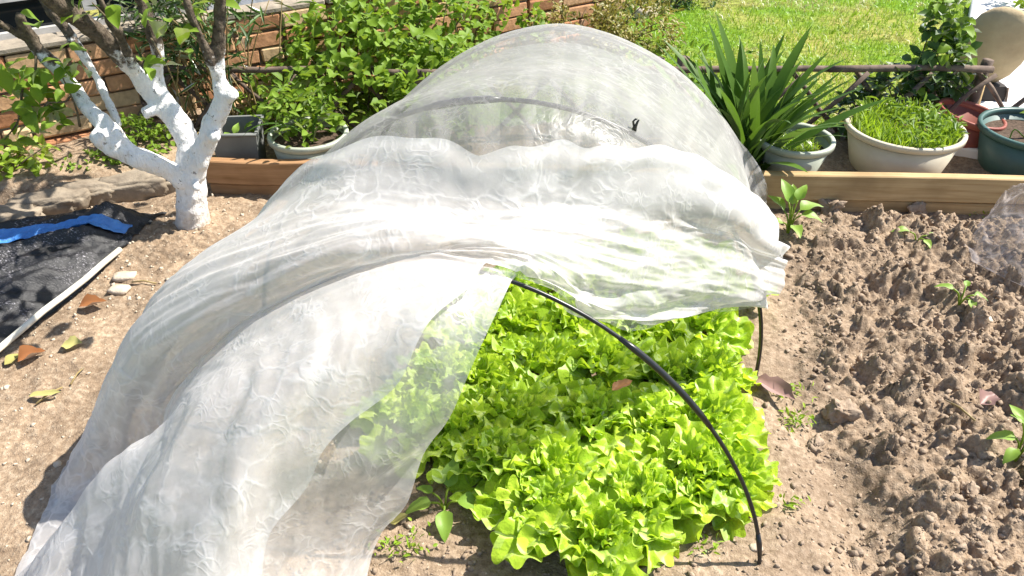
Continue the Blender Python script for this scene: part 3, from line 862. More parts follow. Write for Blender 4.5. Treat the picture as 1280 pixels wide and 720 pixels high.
LET = [
 (742, 668, 'frontmost lettuce, jutting out towards the viewer at the bottom of the bed', 1.05),
 (690, 632, 'lettuce at the lower left with broad drooping outer leaves over dark soil', .9),
 (612, 570, 'lettuce just right of the hanging netting, above the lone seedling', 1.0),
 (700, 580, 'lettuce in the middle of the second row from the front', 1.05),
 (800, 612, 'lettuce front right, directly behind the frontmost one', 1.05),
 (860, 582, 'lettuce beside the front hoop, just left of its lower leg', 1.0),
 (903, 592, 'lettuce at the right edge, outside the front hoop leg', .85),
 (572, 522, 'lettuce against the slanting hem of the netting, left edge of the bed', 1.0),
 (645, 520, 'lettuce left of centre with one smooth round leaf on top', 1.05),
 (735, 512, 'pale lettuce near the middle of the patch beside a dry brown leaf', 1.1),
 (818, 522, 'lettuce centre right, left of the arching front hoop', 1.05),
 (885, 520, 'lettuce on the right side under the falling front hoop', 1.0),
 (602, 470, 'shaded lettuce tucked in close to the netting at the left', 1.0),
 (678, 452, 'lettuce with a dark gap on its left, below the bunched netting', 1.05),
 (760, 450, 'lettuce below the start of the front hoop', 1.05),
 (830, 455, 'lettuce behind the thick sleeve of the front hoop', 1.05),
 (890, 455, 'lettuce at the right edge of the patch level with the middle hoop foot', .95),
 (650, 402, 'lettuce peeping out where the netting hem meets the front hoop', 1.0),
 (722, 400, 'lettuce right under the sagging hem of the netting, left part', 1.0),
 (800, 402, 'lettuce under the lowest point of the sagging netting', 1.0),
 (866, 402, 'lettuce below the right end of the sagging hem', 1.0)]
for i, (px, py, lb, sc) in enumerate(LET):
    p = ground_at(px, py, 0.10); rj = random.Random(i)
    lettuce(p.x + rj.uniform(-.025, .025), p.y + rj.uniform(-.02, .02), lb, G1, sc * rj.uniform(.92, 1.08), 100 + i)
for i, (px, py) in enumerate([(548, 455), (505, 520), (600, 410), (690, 352), (770, 352), (850, 352), (905, 350), (640, 350), (570, 365), (720, 315), (800, 312), (870, 312)]):
    p = ground_at(px, py, 0.10)
    lettuce(p.x, p.y, 'lettuce showing only as a green tint through the netting', 'lettuces veiled by the netting', .95, 200 + i, 0.55)

# ------------------------------------------------------------------ brick wall and the house behind it
def wall_pt(s_, depth, z): return WO + WE * s_ + WN * depth + Vector((0, 0, z))
WZ0, WZ1 = 0.05, 0.46
wall = thing('brick_wall', 'low sunlit wall of old orange bricks behind the whitewashed tree and bushes', 'brick wall', WO, math.radians(32))
# in the wall's own frame: x along, -y to the front
MB().box((0.67, 0.075, (WZ0 + WZ1) / 2 - 0.05), (4.2, 0.10, WZ1 - WZ0 + 0.1)).build('mortar', M['mortar'], wall, smooth=False)
def brick_mesh(seed, L=0.205, H=0.062, D=0.06):
    r = random.Random(seed); bm = bmesh.new()
    bmesh.ops.create_cube(bm, size=1, matrix=Matrix.Diagonal((L, D, H, 1)))
    bmesh.ops.bevel(bm, geom=bm.edges[:], offset=0.006, segments=1, affect='EDGES')
    for v in bm.verts: v.co += Vector((r.uniform(-1, 1), r.uniform(-1, 1), r.uniform(-1, 1))) * 0.0028
    me = bpy.data.meshes.new('brick'); bm.to_mesh(me); bm.free(); me.materials.append(M['brick']); return me
BM = [brick_mesh(k) for k in range(5)]; BH = [brick_mesh(9 + k, 0.098) for k in range(2)]
r = random.Random(3)
for c in range(6):
    z = WZ0 + 0.036 + c * 0.070
    x = -1.45 + (0.107 if c % 2 else 0.0)
    while x < 2.75:
        half = r.random() < 0.1
        me = r.choice(BH if half else BM); wlen = 0.107 if half else 0.214
        o = bpy.data.objects.new('brick', me); COL.objects.link(o); o.parent = wall
        proud = 0.028 if c == 0 else 0.0
        o.location = (x + wlen / 2, 0.03 - proud + r.uniform(-.008, .006), z + r.uniform(-.003, .003))
        o.rotation_euler = (r.uniform(-.03, .03), r.uniform(-.015, .015), r.uniform(-.03, .03))
        x += wlen + r.uniform(0, .004)
for k in range(6):
    MB().box((0, 0, 0), (0.66, 0.11, 0.03), None, 0.008).build('coping', M['coping'], wall, smooth=False).location = (-1.2 + 0.668 * k, 0.05 + 0.006 * (k % 2), WZ1 + 0.024 + 0.003 * (k % 3))

house = thing('house', 'pale grey house front with a dark window above the brick wall', 'house', wall_pt(0, -0.35, 0), math.radians(32))
MB().box((1.35, 0.10, 1.2), (1.3, 0.2, 2.3)).build('wall', M['render'], house, smooth=False)
MB().box((-0.25, 0.10, 0.1), (1.9, 0.2, 0.6)).build('plinth', M['render'], house, smooth=False)
MB().box((-0.25, 0.10, 1.95), (1.9, 0.2, 0.8)).build('lintel', M['render'], house, smooth=False)
wd = MB()
for x in (-1.16, -0.45, 0.22, 0.67): wd.box((x, 0.05, 1.025), (0.055, 0.07, 1.05))
for z, h in ((0.44, 0.03), (0.585, 0.022), (1.52, 0.06)): wd.box((-0.25, 0.052, z), (1.86, 0.06, h))
wf = wd.build('window_frame', M['frame'], house, smooth=False)
for x0, x1 in ((-1.13, -0.48), (-0.42, 0.19), (0.25, 0.64)):
    for z0, z1 in ((0.455, 0.574), (0.596, 1.49)):
        MB().box(((x0 + x1) / 2, 0.062, (z0 + z1) / 2), (x1 - x0, 0.01, z1 - z0)).build('pane', M['glass'], wf, smooth=False)
MB().box((-0.25, -0.03, 0.41), (1.95, 0.12, 0.03)).build('sill', M['coping'], house, smooth=False)

# kerb stones at the foot of the bank
def rough_stone(name, dims, mat, seed, parent=None, noise=0.25, sub=2):
    r = random.Random(seed); bm = bmesh.new()
    bmesh.ops.create_icosphere(bm, subdivisions=sub, radius=0.5)
    off = Vector((r.uniform(0, 50), r.uniform(0, 50), r.uniform(0, 50)))
    from mathutils import noise as mn
    for v in bm.verts:
        c = v.co * 2
        p = Vector([math.copysign(abs(x) ** 0.6, x) for x in c]) * 0.5
        p *= 1 + noise * mn.noise(c * 1.3 + off) + noise * 0.5 * mn.noise(c * 3.1 + off) + (noise * 0.35 * mn.noise(c * 7 + off) if sub > 3 else 0)
        v.co = Vector((p.x * dims[0], p.y * dims[1], p.z * dims[2]))
    me = bpy.data.meshes.new(name); bm.to_mesh(me); bm.free()
    for p in me.polygons: p.use_smooth = True
    return link(name, me, mat, parent)
KS = [((-2, 275), .30, 'kerb stone at the left edge of the picture, behind the black shade net'),
      ((58, 255), .30, 'long rough kerb stone with sun flecks behind the blue webbing'),
      ((108, 240), .27, 'kerb stone with a sunlit rounded end left of the tree shadow'),
      ((160, 232), .30, 'shaded kerb stone just left of the white tree trunk'),
      ((205, 225), .24, 'kerb stone tight against the white tree trunk')]
for k, ((px, py), L, lb) in enumerate(KS):
    p = ground_at(px, py, 0.05)
    o = rough_stone('kerb_stone', (L * .92, 0.09, 0.11), M['concrete'], k, noise=0.3, sub=4)
    o.location = (p.x, p.y, 0.035); o.rotation_euler = (0.1, 0.05 * (-1) ** k, 0.28)
    tag(o, lb, 'kerb stone', 'kerb stones along the bank')

# ------------------------------------------------------------------ whitewashed tree
TY = 2.52
def tp(px, py, Y): return at_depth(px, py, Y)
tree = thing('fruit_tree', 'whitewashed forking fruit tree with brown upper limbs at the left', 'tree', (0, 0, 0))
LIMBS = [
 ([(240, 300, 2.50), (241, 268, 2.51), (240, 235, 2.51), (238, 212, 2.51)], [.082, .070, .060, .058]),
 ([(240, 235, 2.51), (215, 216, 2.48), (180, 200, 2.44), (150, 186, 2.42), (128, 172, 2.42)], [.045, .044, .043, .043, .046]),
 ([(150, 184, 2.42), (135, 160, 2.44), (112, 138, 2.46), (92, 110, 2.5), (68, 82, 2.52), (45, 58, 2.52), (32, 36, 2.5), (24, 18, 2.48)], [.042, .040, .034, .026, .025, .028, .022, .016]),
 ([(45, 58, 2.52), (30, 46, 2.5), (0, 30, 2.46), (-40, 12, 2.4)], [.018, .014, .012, .009]),
 ([(150, 158, 2.50), (138, 132, 2.55), (120, 95, 2.6), (98, 60, 2.62), (76, 28, 2.64), (56, 2, 2.66), (40, -25, 2.66)], [.014, .016, .018, .022, .022, .024, .024]),
 ([(238, 212, 2.51), (236, 185, 2.54), (226, 158, 2.56), (205, 130, 2.58), (188, 112, 2.58), (165, 85, 2.55), (140, 58, 2.5), (110, 32, 2.45), (78, 8, 2.4), (50, -15, 2.35)], [.056, .052, .05, .05, .045, .036, .036, .036, .034, .03]),
 ([(205, 130, 2.58), (196, 95, 2.6), (196, 60, 2.6), (184, 25, 2.6), (172, -10, 2.6)], [.036, .028, .028, .027, .024]),
 ([(205, 132, 2.58), (190, 138, 2.54), (178, 142, 2.52)], [.032, .028, .024]),
 ([(240, 225, 2.51), (252, 192, 2.5), (266, 160, 2.5), (277, 132, 2.5), (284, 116, 2.5)], [.052, .047, .043, .042, .036]),
 ([(280, 122, 2.5), (272, 92, 2.5), (273, 62, 2.5), (274, 30, 2.5), (276, -20, 2.5)], [.038, .030, .026, .024, .022]),
 ([(276, 105, 2.5), (262, 72, 2.48), (248, 42, 2.46), (236, 12, 2.44), (228, -15, 2.44)], [.026, .02, .016, .014, .012]),
 ([(170, 90, 2.5), (150, 45, 2.46), (134, 18, 2.44), (120, -15, 2.44)], [.018, .018, .018, .014])]
b = MB()
for pts, rad in LIMBS:
    c = spline([tp(*p) for p in pts], 6)
    rr = np.interp(np.linspace(0, 1, len(c)), np.linspace(0, 1, len(rad)), rad) * 0.80
    rr = rr * (1 + 0.07 * np.array([perlin(i * 0.35 + pts[0][0], pts[0][1]) for i in range(len(c))]).ravel())
    b.tube(c, list(rr), 12)
for px, py, Y, rd in ((268, 170, 2.458, .022), (245, 234, 2.452, .018), (124, 172, 2.40, .03), (288, 118, 2.49, .026)):
    c = tp(px, py, Y); bm = bmesh.new(); bmesh.ops.create_icosphere(bm, subdivisions=2, radius=rd)
    bm.verts.index_update(); b.add([v.co + c for v in bm.verts], [[v.index for v in f.verts] for f in bm.faces]); bm.free()
trunk = b.build('trunk', M['bark'], tree)
md = trunk.modifiers.new('union', 'REMESH'); md.mode = 'VOXEL'; md.voxel_size = 0.0075; md.use_smooth_shade = True
sm = trunk.modifiers.new('soften', 'SMOOTH'); sm.factor = 0.5; sm.iterations = 3
for nm, sz, st in (('gnarl', .075, .022), ('bark_relief', .018, .006)):
    tx = bpy.data.textures.new(nm, 'CLOUDS'); tx.noise_scale = sz; tx.noise_depth = 3
    dm = trunk.modifiers.new(nm, 'DISPLACE'); dm.texture = tx; dm.strength = st; dm.mid_level = .5; dm.texture_coords = 'LOCAL'
# leaves: single ones near the camera side, the crown, added above the picture to cast shade, as one mass
TL = [leaf_mesh('leaf', 0.075, 0.048, 0.2, 0.3, 0.2, seed=k) for k in range(4)]
for me in TL: me.materials.append(M['leaf'])
r = random.Random(5)
SPR = [(15, 95, 2.45, 10), (28, 120, 2.42, 12), (45, 100, 2.42, 10), (60, 128, 2.40, 10), (75, 85, 2.45, 8), (95, 98, 2.42, 6), (18, 150, 2.42, 8), (5, 175, 2.45, 7), (70, 145, 2.40, 6),
       (180, 5, 2.4, 5), (115, 3, 2.42, 5), (18, 15, 2.42, 3), (195, 82, 2.45, 5), (215, 78, 2.45, 3), (225, 20, 2.5, 7), (255, 8, 2.48, 5)]
for px, py, Y, k in SPR:
    c = tp(px, py, Y)
    for _ in range(k):
        o = bpy.data.objects.new('leaf', r.choice(TL)); COL.objects.link(o); o.parent = tree
        q = c + Vector((r.gauss(0, .035), r.gauss(0, .035), r.gauss(0, .03)))
        place(o, q, r.uniform(0, 6.28), r.uniform(-.9, .5), r.uniform(-.6, .6), r.uniform(.6, 1.15))
for (a, bq) in (((45, 58, 2.52), (28, 110, 2.42)), ((92, 110, 2.5), (60, 128, 2.40)), ((60, 128, 2.4), (18, 150, 2.42)), ((100, 158, 2.45), (75, 90, 2.45)), ((28, 110, 2.42), (5, 175, 2.45)), ((184, 40, 2.6), (205, 82, 2.45)), ((135, 20, 2.44), (115, 3, 2.42))):
    A0, B0 = tp(*a), tp(*bq); m_ = (A0 + B0) / 2 + Vector((0.01, 0, -.02))
    MB().tube(spline([A0, m_, B0], 5), [.005 - .0003 * i for i in range(11)], 6).build('twig', M['twig'], tree)
n = 700
P = np.stack([RNG.uniform(-1.9, -0.5, n), RNG.uniform(2.0, 2.72, n), RNG.uniform(0.95, 1.6, n)], 1)
P[500:, 0] = RNG.uniform(-1.1, -.4, 200); P[500:, 1] = RNG.uniform(2.7, 3.0, 200); P[500:, 2] = RNG.uniform(1.05, 1.4, 200)  # more unseen crown leaves, added so shade falls on the kerb stones
keep = fbm(P[:, 0] * 2.2 + P[:, 2], P[:, 1] * 2.2, 2) > -0.05
V, F = leaf_cloud(P[keep], rdirs(keep.sum(), -.8, .4), rdirs(keep.sum(), .3, 1), RNG.uniform(.06, .10, keep.sum()), RNG.uniform(.04, .06, keep.sum()))
tag(link('crown', mesh_np('crown', V, F), M['leaf'], tree), kind='stuff')

# ------------------------------------------------------------------ lattice fence of sticks behind the pots
FY = 3.22
fence = thing('lattice_fence', 'low rustic lattice fence of weathered sticks behind the pots', 'fence', (0.2, FY, 0.03))
def stick(a, b2, rad, name, seed):
    r = random.Random(seed); a = Vector(a); b2 = Vector(b2); L = (b2 - a).length; k = max(4, int(L / 0.12))
    pts = [a.lerp(b2, i / k) + Vector((r.gauss(0, .004), r.gauss(0, .004), r.gauss(0, .004))) for i in range(k + 1)]
    o = Vector((0.2, FY, 0.03))
    return MB().tube([p - o for p in pts], [rad * r.uniform(.85, 1.15) for _ in pts], 8).build(name, M['stick'], fence)
for k, (x0, x1, zz) in enumerate(((-1.75, -0.55, .345), (-0.6, 0.5, .335), (0.45, 1.35, .345), (1.3, 1.98, .35))):
    stick((x0, FY - .012 * (k % 2), zz), (x1, FY + .01, zz - .004), .0145, 'rail', k)
k = 0
for x in np.arange(-1.7, 1.95, 0.26):
    stick((x, FY + .022, 0.33), (x + .30, FY + .022, 0.0), .0105, 'lath', 50 + k)
    stick((x + .30, FY - .024, 0.33), (x, FY - .024, 0.0), .0105, 'lath', 90 + k); k += 1
for x in (0.60, 0.71, -1.72, 1.97):
    stick((x, FY + .05, -0.02), (x + .005, FY + .05, 0.375), .024, 'post', 130 + int(x * 10))

# ------------------------------------------------------------------ bushes
def bush(name, label, boxes, n, mat, L, Wd, seed, parts=0, leafmesh=None, stems=14, cat='bush', group=None, shell=0.55):
    rg = np.random.default_rng(seed)
    c0 = boxes[0][0]
    root = thing(name, label, cat, (c0[0], c0[1], 0.03), 0, group)
    o0 = np.array([c0[0], c0[1], 0.03])
    Ps, Ds = [], []
    tot = sum(b_[1][0] * b_[1][1] * b_[1][2] for b_ in boxes)
    for c, rd in boxes:
        k = int(n * (rd[0] * rd[1] * rd[2]) / tot) + 5
        d = rg.normal(size=(k, 3)); d /= np.linalg.norm(d, axis=1, keepdims=True)
        rr = rg.uniform(shell, 1.0, k) ** 0.7 * (1 + 0.22 * fbm(d[:, 0] * 2.5 + seed, d[:, 1] * 2.5 + d[:, 2] * 2, 2))
        Ps.append(np.array(c) + d * rr[:, None] * np.array(rd)); Ds.append(d)
    P = np.concatenate(Ps); D = np.concatenate(Ds)
    ok = P[:, 2] > 0.04; P, D = P[ok], D[ok]
    gap = fbm(P[:, 0] * 7 + seed, P[:, 1] * 5 + P[:, 2] * 7, 2) > -0.22; P, D = P[gap], D[gap]
    dirs = D * 0.8 + rg.normal(size=D.shape) * 0.6 + np.array([0, 0, -0.15])
    ups = np.array([0, 0, 1.0]) + D * 0.35 + rg.normal(size=D.shape) * 0.35
    if parts:
        score = -P[:, 1] + P[:, 2] * 1.5 + rg.uniform(0, .5, len(P))
        idx = np.argsort(-score)[:parts]
        for j in idx:
            o = bpy.data.objects.new('leaf', leafmesh[j % len(leafmesh)]); COL.objects.link(o); o.parent = root
            place(o, P[j] - o0, math.atan2(dirs[j, 1], dirs[j, 0]), rg.uniform(-.7, .5), rg.uniform(-.5, .5), rg.uniform(.7, 1.25))
        msk = np.ones(len(P), bool); msk[idx] = False; P, D, dirs, ups = P[msk], D[msk], dirs[msk], ups[msk]
    V, F = leaf_cloud(P - o0, dirs, ups, rg.uniform(L * .6, L * 1.2, len(P)), rg.uniform(Wd * .7, Wd * 1.2, len(P)))
    tag(link('foliage', mesh_np('foliage', V, F), mat, root), kind='stuff')
    if stems:
        sb = MB()
        for q in range(stems):
            j = rg.integers(len(P)); tip = Vector(P[j] - o0); base = Vector((tip.x * .35, tip.y * .35, -0.03))
            sb.tube(spline([base, base.lerp(tip, .5) + Vector((rg.normal() * .03, rg.normal() * .03, .03)), tip], 4), [.006 - .0005 * i for i in range(9)], 5)
        sb.build('stems', M['twig'], root)
    return root
HL_ = [leaf_mesh('leaf', 0.055, 0.046, 0.22, 0.35, 0.25, 0.12, seed=60 + k) for k in range(4)]
for me in HL_: me.materials.append(M['leaf'])
bush('leafy_bush', 'big bright green leafy bush climbing over the lattice fence left of the netting',
     [((-0.64, 3.45, 0.30), (0.37, 0.30, 0.30)), ((-0.45, 3.72, 0.38), (0.34, 0.28, 0.24)), ((-1.0, 3.34, 0.14), (0.2, 0.16, 0.16)), ((-0.33, 3.42, 0.18), (0.22, 0.2, 0.26)), ((-0.72, 3.12, 0.22), (0.36, 0.10, 0.20)), ((-0.30, 3.14, 0.22), (0.2, 0.10, 0.18))],
     3600, M['leaf'], .05, .04, 11, 260, HL_, 26)
bush('ivy_tangle', 'loose leafy creeper behind the fence, between the green bush and the brick wall',
     [((-0.28, 4.0, 0.28), (0.24, 0.2, 0.18)), ((-0.02, 4.15, 0.22), (0.2, 0.2, 0.2))], 700, M['leaf'], .045, .036, 12)
bush('olive_bush', 'olive and rust tinged fine leaved shrub behind the top of the netting',
     [((0.36, 4.22, 0.10), (0.30, 0.2, 0.27)), ((0.66, 4.42, 0.10), (0.28, 0.2, 0.27)), ((0.08, 3.98, 0.06), (0.24, 0.10, 0.17))], 4600, M['leaf_olive'], .035, .018, 13)
bush('dark_bush', 'small dark leaved bush at the edge of the lawn, top centre',
     [((0.98, 5.25, 0.15), (0.18, 0.2, 0.28)), ((1.22, 5.3, 0.1), (0.16, 0.16, 0.18))], 700, M['leaf_dark'], .04, .03, 14)
bush('creeper', 'low green creeper scrambling along the fence rail right of the netting',
     [((0.72, 3.32, 0.30), (0.26, 0.10, 0.10)), ((1.02, 3.38, 0.26), (0.3, 0.12, 0.10)), ((0.45, 3.36, 0.25), (0.2, 0.12, 0.14))], 520, M['leaf'], .035, .028, 15, shell=0.2)
bush('dark_vine', 'dark leaved vine hanging over the right end of the lattice fence',
     [((1.79, 3.30, 0.32), (0.13, 0.10, 0.20)), ((1.62, 3.24, 0.22), (0.17, 0.06, 0.15)), ((1.83, 3.36, 0.50), (0.11, 0.08, 0.12)), ((1.50, 3.22, 0.14), (.14, .05, .12))], 560, M['leaf_dark'], .065, .05, 16, 60, HL_[:1] , 14, 'vine', shell=0.3)
bush('dark_hedge', 'strip of dark plants between the brick wall and the grey house',
     [(tuple(wall_pt(s_, -0.24, 0.44)), (0.22, 0.12, 0.14)) for s_ in (0.55, 1.45, 1.75, 2.05)], 800, M['leaf_dark'], .055, .03, 17)
bush('shrub', 'rounded dark green clump in front of the bricks, between the white limbs',
     [((-1.52, 2.98, 0.13), (0.14, 0.12, 0.11)), ((-1.66, 2.88, 0.08), (0.06, 0.06, 0.05))], 900, M['leaf'], .026, .02, 18, stems=4, shell=0.35)
bush('weed_clump', 'yellow green weed clump on the sunny bank behind the kerb stones',
     [((-2.00, 2.80, 0.11), (0.13, 0.10, 0.06)), ((-1.86, 2.84, 0.15), (0.09, 0.08, 0.06))], 260, M['leaf_lime'], .05, .036, 19, stems=5, cat='weed', shell=0.2)
bush('bank_weed', 'small patch of tiny weeds under the low white limb',
     [((-1.72, 2.86, 0.09), (0.07, 0.05, 0.03))], 110, M['leaf'], .022, .016, 20, stems=0, cat='weed', shell=0.1)
bush('verge_bush', 'bright leafy plants beside the pale path in the top right corner',
     [((3.3, 4.9, 0.2), (0.3, 0.35, 0.25)), ((2.9, 4.0, .12), (.16, .2, .14))], 600, M['leaf_lime'], .06, .04, 21)

# bamboo-like clump before the bricks
bam = thing('cane_clump', 'clump of thin yellowing canes with narrow dark leaves behind the tree fork', 'cane plant', (-1.25, 3.25, 0.06))
sb = MB(); r = random.Random(8); tips = []
for k in range(46):
    x, y = r.gauss(0, .11), r.gauss(0, .05); h = r.uniform(.3, .75); lx, ly = r.gauss(-.05, .12), r.gauss(0, .06)
    q = spline([(x, y, -.02), (x + lx * .4, y + ly * .4, h * .55), (x + lx, y + ly, h)], 3)
    sb.tube(q, [.0042 - .0004 * i for i in range(7)], 5); tips += [q[-1], q[-2], q[-3]]
sb.build('canes', M['drygrass'], bam)
tips = np.array([list(q) for q in tips]); idx = RNG.integers(0, len(tips), 620)
P = tips[idx] + RNG.normal(size=(620, 3)) * np.array([.07, .05, .07])
V, F = leaf_cloud(P, rdirs(620, -.7, .5), rdirs(620, .2, 1), RNG.uniform(.06, .12, 620), RNG.uniform(.010, .02, 620))
tag(link('foliage', mesh_np('foliage', V, F), M['leaf_dark'], bam), kind='stuff')
lit = 420; a = RNG.uniform(0, 6.28, lit)
P = np.stack([RNG.normal(0, .16, lit), RNG.normal(-.02, .07, lit), RNG.uniform(0, .05, lit)], 1)
V, F = leaf_cloud(P, rdirs(lit, -.2, .6), rdirs(lit, .2, 1), RNG.uniform(.05, .13, lit), RNG.uniform(.006, .012, lit))
tag(link('dead_leaves', mesh_np('dead_leaves', V, F), M['drygrass'], bam), kind='stuff')

# strap-leaved plant
sp = thing('strap_leaved_plant', 'dark green plant of long arching strap leaves right of the netting', 'plant', (0.89, 2.87, 0.04))
def strap_mesh(seed, L, Wd, arch, droop):
    r = random.Random(seed); V = []; F = []; nn = 12
    x = y = 0.0; ang = PI / 2 - arch * 0.2
    for i in range(nn):
        s = i / (nn - 1); wd = Wd * 0.5 * min(1, (1 - s) * 3.2) ** .7 * (0.7 + .3 * min(1, s * 4))
        tx = 0.10 * math.sin(s * 3 + seed) * Wd
        for q in (-1, 0, 1): V.append((q * wd + tx, x, y - (0.0 if q else 0.18 * wd)))
        ang -= (arch * 0.8 + droop * s * 2) / nn
        x += math.cos(ang) * L / nn; y += math.sin(ang) * L / nn
    for i in range(nn - 1):
        for q in range(2): F.append((i * 3 + q, i * 3 + q + 1, (i + 1) * 3 + q + 1, (i + 1) * 3 + q))
    me = mesh_py('leaf', V, F); me.materials.append(M['strap']); return me
SM = [strap_mesh(k, .54 + .06 * (k % 3), .036, .28 + .16 * (k % 5), .22 * (k % 4)) for k in range(9)]
r = random.Random(21)
for k in range(92):
    o = bpy.data.objects.new('leaf', SM[k % 9]); COL.objects.link(o); o.parent = sp
    yaw = r.uniform(0, 6.28)
    o.location = (r.gauss(0, .05), r.gauss(0, .03), 0); o.rotation_euler = (r.uniform(-.55, .1), r.uniform(-.2, .2), yaw); s_ = r.uniform(.75, 1.12); o.scale = (s_, s_, s_)
for yw, tilt, sc in ((-1.25, -.75, .75), (-1.1, -.9, .7), (-.75, -.6, .75), (-2.75, -.65, .6)):
    o = bpy.data.objects.new('leaf', SM[2]); COL.objects.link(o); o.parent = sp
    o.location = (0.03, -0.02, 0.02); o.rotation_euler = (tilt, 0, yw); o.scale = (1.2, sc, sc)

# ------------------------------------------------------------------ pots
def pot(name, label, loc, R, Rb, H, mat, soil_z_, rim=0.012, tilt=None, rimname='rim'):
    t = thing(name, label, 'plant pot', loc)
    if tilt: t.rotation_euler = tilt
    th = 0.006
    MB().lathe([(0.0, 0.0), (Rb * .96, 0.0), (Rb, 0.004), (R - .004, H - .02), (R - .004 - th, H - .02), (Rb - th, .012), (0, .012)], 56).build('body', mat, t)
    MB().lathe([(R - .004, H - .026), (R + rim * .55, H - .022), (R + rim * .6, H - .005), (R + rim * .4, H), (R - .008, H), (R - .012, H - .006), (R - .011, H - .03), (R - .004, H - .030)], 56).build(rimname, mat, t)
    sr = Rb + (R - Rb) * soil_z_ / H - th - .001
    V = [(0, 0, soil_z_)]; F = []
    for i in range(1, 9):
        for k in range(32):
            a = 2 * PI * k / 32; rr = sr * i / 8
            V.append((rr * math.cos(a), rr * math.sin(a), soil_z_ + (0.010 * float(perlin(rr * 30 + 5, a * 3)) if i < 8 else 0)))
    for k in range(32): F.append((0, 1 + k, 1 + (k + 1) % 32))
    for i in range(7):
        for k in range(32): F.append((1 + i * 32 + k, 1 + (i + 1) * 32 + k, 1 + (i + 1) * 32 + (k + 1) % 32, 1 + i * 32 + (k + 1) % 32))
    MB().add(V, F).build('soil', M['potsoil'], t)
    return t, sr
def pot_growth(t, n, sr, z, L, Wd, mat, name, sparse=None, bend=.5, seed=0):
    rg = np.random.default_rng(seed)
    a = rg.uniform(0, 6.28, n); rr = np.sqrt(rg.uniform(0, 1, n)) * sr * .97
    P = np.stack([rr * np.cos(a), rr * np.sin(a), np.full(n, z)], 1)
    if sparse is not None: P = P[sparse(P, rg)]
    V, F = blades(P, rdirs(len(P), -.1, .1), rg.uniform(L * .6, L * 1.15, len(P)), Wd, bend)
    tag(link(name, mesh_np(name, V, F), mat, t), kind='stuff')

p1, sr = pot('flower_pot', 'small grey green pot of fine sprouts standing behind the timber edging', (1.09, 2.865, 0.02), .143, .088, .185, M['pot_green'], .135)
pot_growth(p1, 620, sr * .8, .132, .045, .004, M['sprout'], 'sprouts', None, .7, 1)
p2, sr = pot('flower_pot', 'large beige pot brimming with bright grassy greens', (1.545, 2.95, 0.0), .218, .16, .215, M['pot_beige'], .18)
pot_growth(p2, 1500, sr, .178, .085, .0065, M['sprout'], 'greens', lambda P, rg: (np.hypot(P[:, 0] - .03, P[:, 1] - .02) > .09) | (rg.uniform(0, 1, len(P)) < .12), .35, 2)
rg = np.random.default_rng(4); k = 420; a = rg.uniform(0, 6.28, k); rr = np.sqrt(rg.uniform(0, 1, k)) * sr * .95
P = np.stack([rr * np.cos(a), rr * np.sin(a), .20 + rg.uniform(0, .06, k)], 1)
P = P[(P[:, 0] > -.05) | (P[:, 1] > .05)]
V, F = leaf_cloud(P, rdirs(len(P), .0, .9), rdirs(len(P), .2, 1), rg.uniform(.03, .055, len(P)), rg.uniform(.01, .016, len(P)))
tag(link('leaves', mesh_np('leaves', V, F), M['leaf'], p2), kind='stuff')
p3, sr = pot('flower_pot', 'dark green pot with bare potting soil and one thin stem, at the right edge', (2.05, 2.93, 0.0), .20, .15, .215, M['pot_dark'], .17)
b = MB(); b.tube(spline([(-.03, 0, .16), (-.035, 0, .28), (-.02, .02, .42), (-.02, .03, .55)], 5), .0035, 6); b.tube(spline([(-.03, 0, .17), (-.09, -.01, .21), (-.11, -.03, .17)], 5), .0028, 6); b.build('stem', M['leaf_lime'], p3)
for k, (dx, dy, dz, yaw) in enumerate(((-.03, 0, .27, 2.6), (-.03, 0, .30, .4), (-.03, .01, .36, 3.5), (-.02, .02, .42, 5.6), (-.02, .02, .46, 2.2), (-.02, .03, .52, .9), (-.02, .03, .55, 3.9), (-.11, -.03, .17, 3.9))):
    o = bpy.data.objects.new('leaf', HL_[k % 4]); COL.objects.link(o); o.parent = p3; place(o, (dx, dy, dz), yaw, .2, 0, .9)
p4, sr = pot('nursery_pot', 'red brown pot leaning behind the beige pot', (1.86, 3.13, 0.0), .135, .10, .20, M['pot_red'], .06, .004, (0.05, 0.18, 0))
p5, sr = pot('flower_pot', 'grey green pot shaded by the bush, behind the left end of the timber edging', (-0.80, 2.93, 0.0), .150, .115, .195, M['pot_green'], .16)
V, F = leaf_cloud(*(lambda k: (np.stack([RNG.normal(-.02, .08, k), RNG.normal(.03, .06, k), RNG.uniform(.17, .36, k)], 1), rdirs(k, -.4, .8), rdirs(k, .2, 1), RNG.uniform(.03, .06, k), RNG.uniform(.012, .03, k)))(260))
tag(link('foliage', mesh_np('foliage', V, F), M['leaf'], p5), kind='stuff')
for k, (yw, L, ar) in enumerate(((3.5, 1.0, 1.9), (3.9, .8, 1.5), (-.4, .8, 1.2), (.9, .7, .7))):
    me = strap_mesh(40 + k, .34 * L, .014, ar, .6); me.materials.clear(); me.materials.append(M['strap'])
    o = link('strap_leaf', me, None, p5); o.location = (0.02, -.03, .16); o.rotation_euler = (0, 0, yw + PI / 2 - PI)
bx_ = thing('crate', 'plain grey plastic tub standing between the white tree and the left pot', 'tub', (-1.075, 2.93, 0.02), 0.1)
b = MB(); b.lathe([(0, 0), (.10, 0), (.122, .19), (.132, .195), (.132, .205), (.115, .205), (.095, .02), (0, .02)], 4); ob = b.build('body', M['box_grey'], bx_, smooth=False); ob.rotation_euler = (0, 0, PI / 4)
MB().tube([(-.09, -.09, .2), (0, -.10, .205), (.09, -.09, .2)], .006, 6).build('handle', M['box_grey'], bx_)

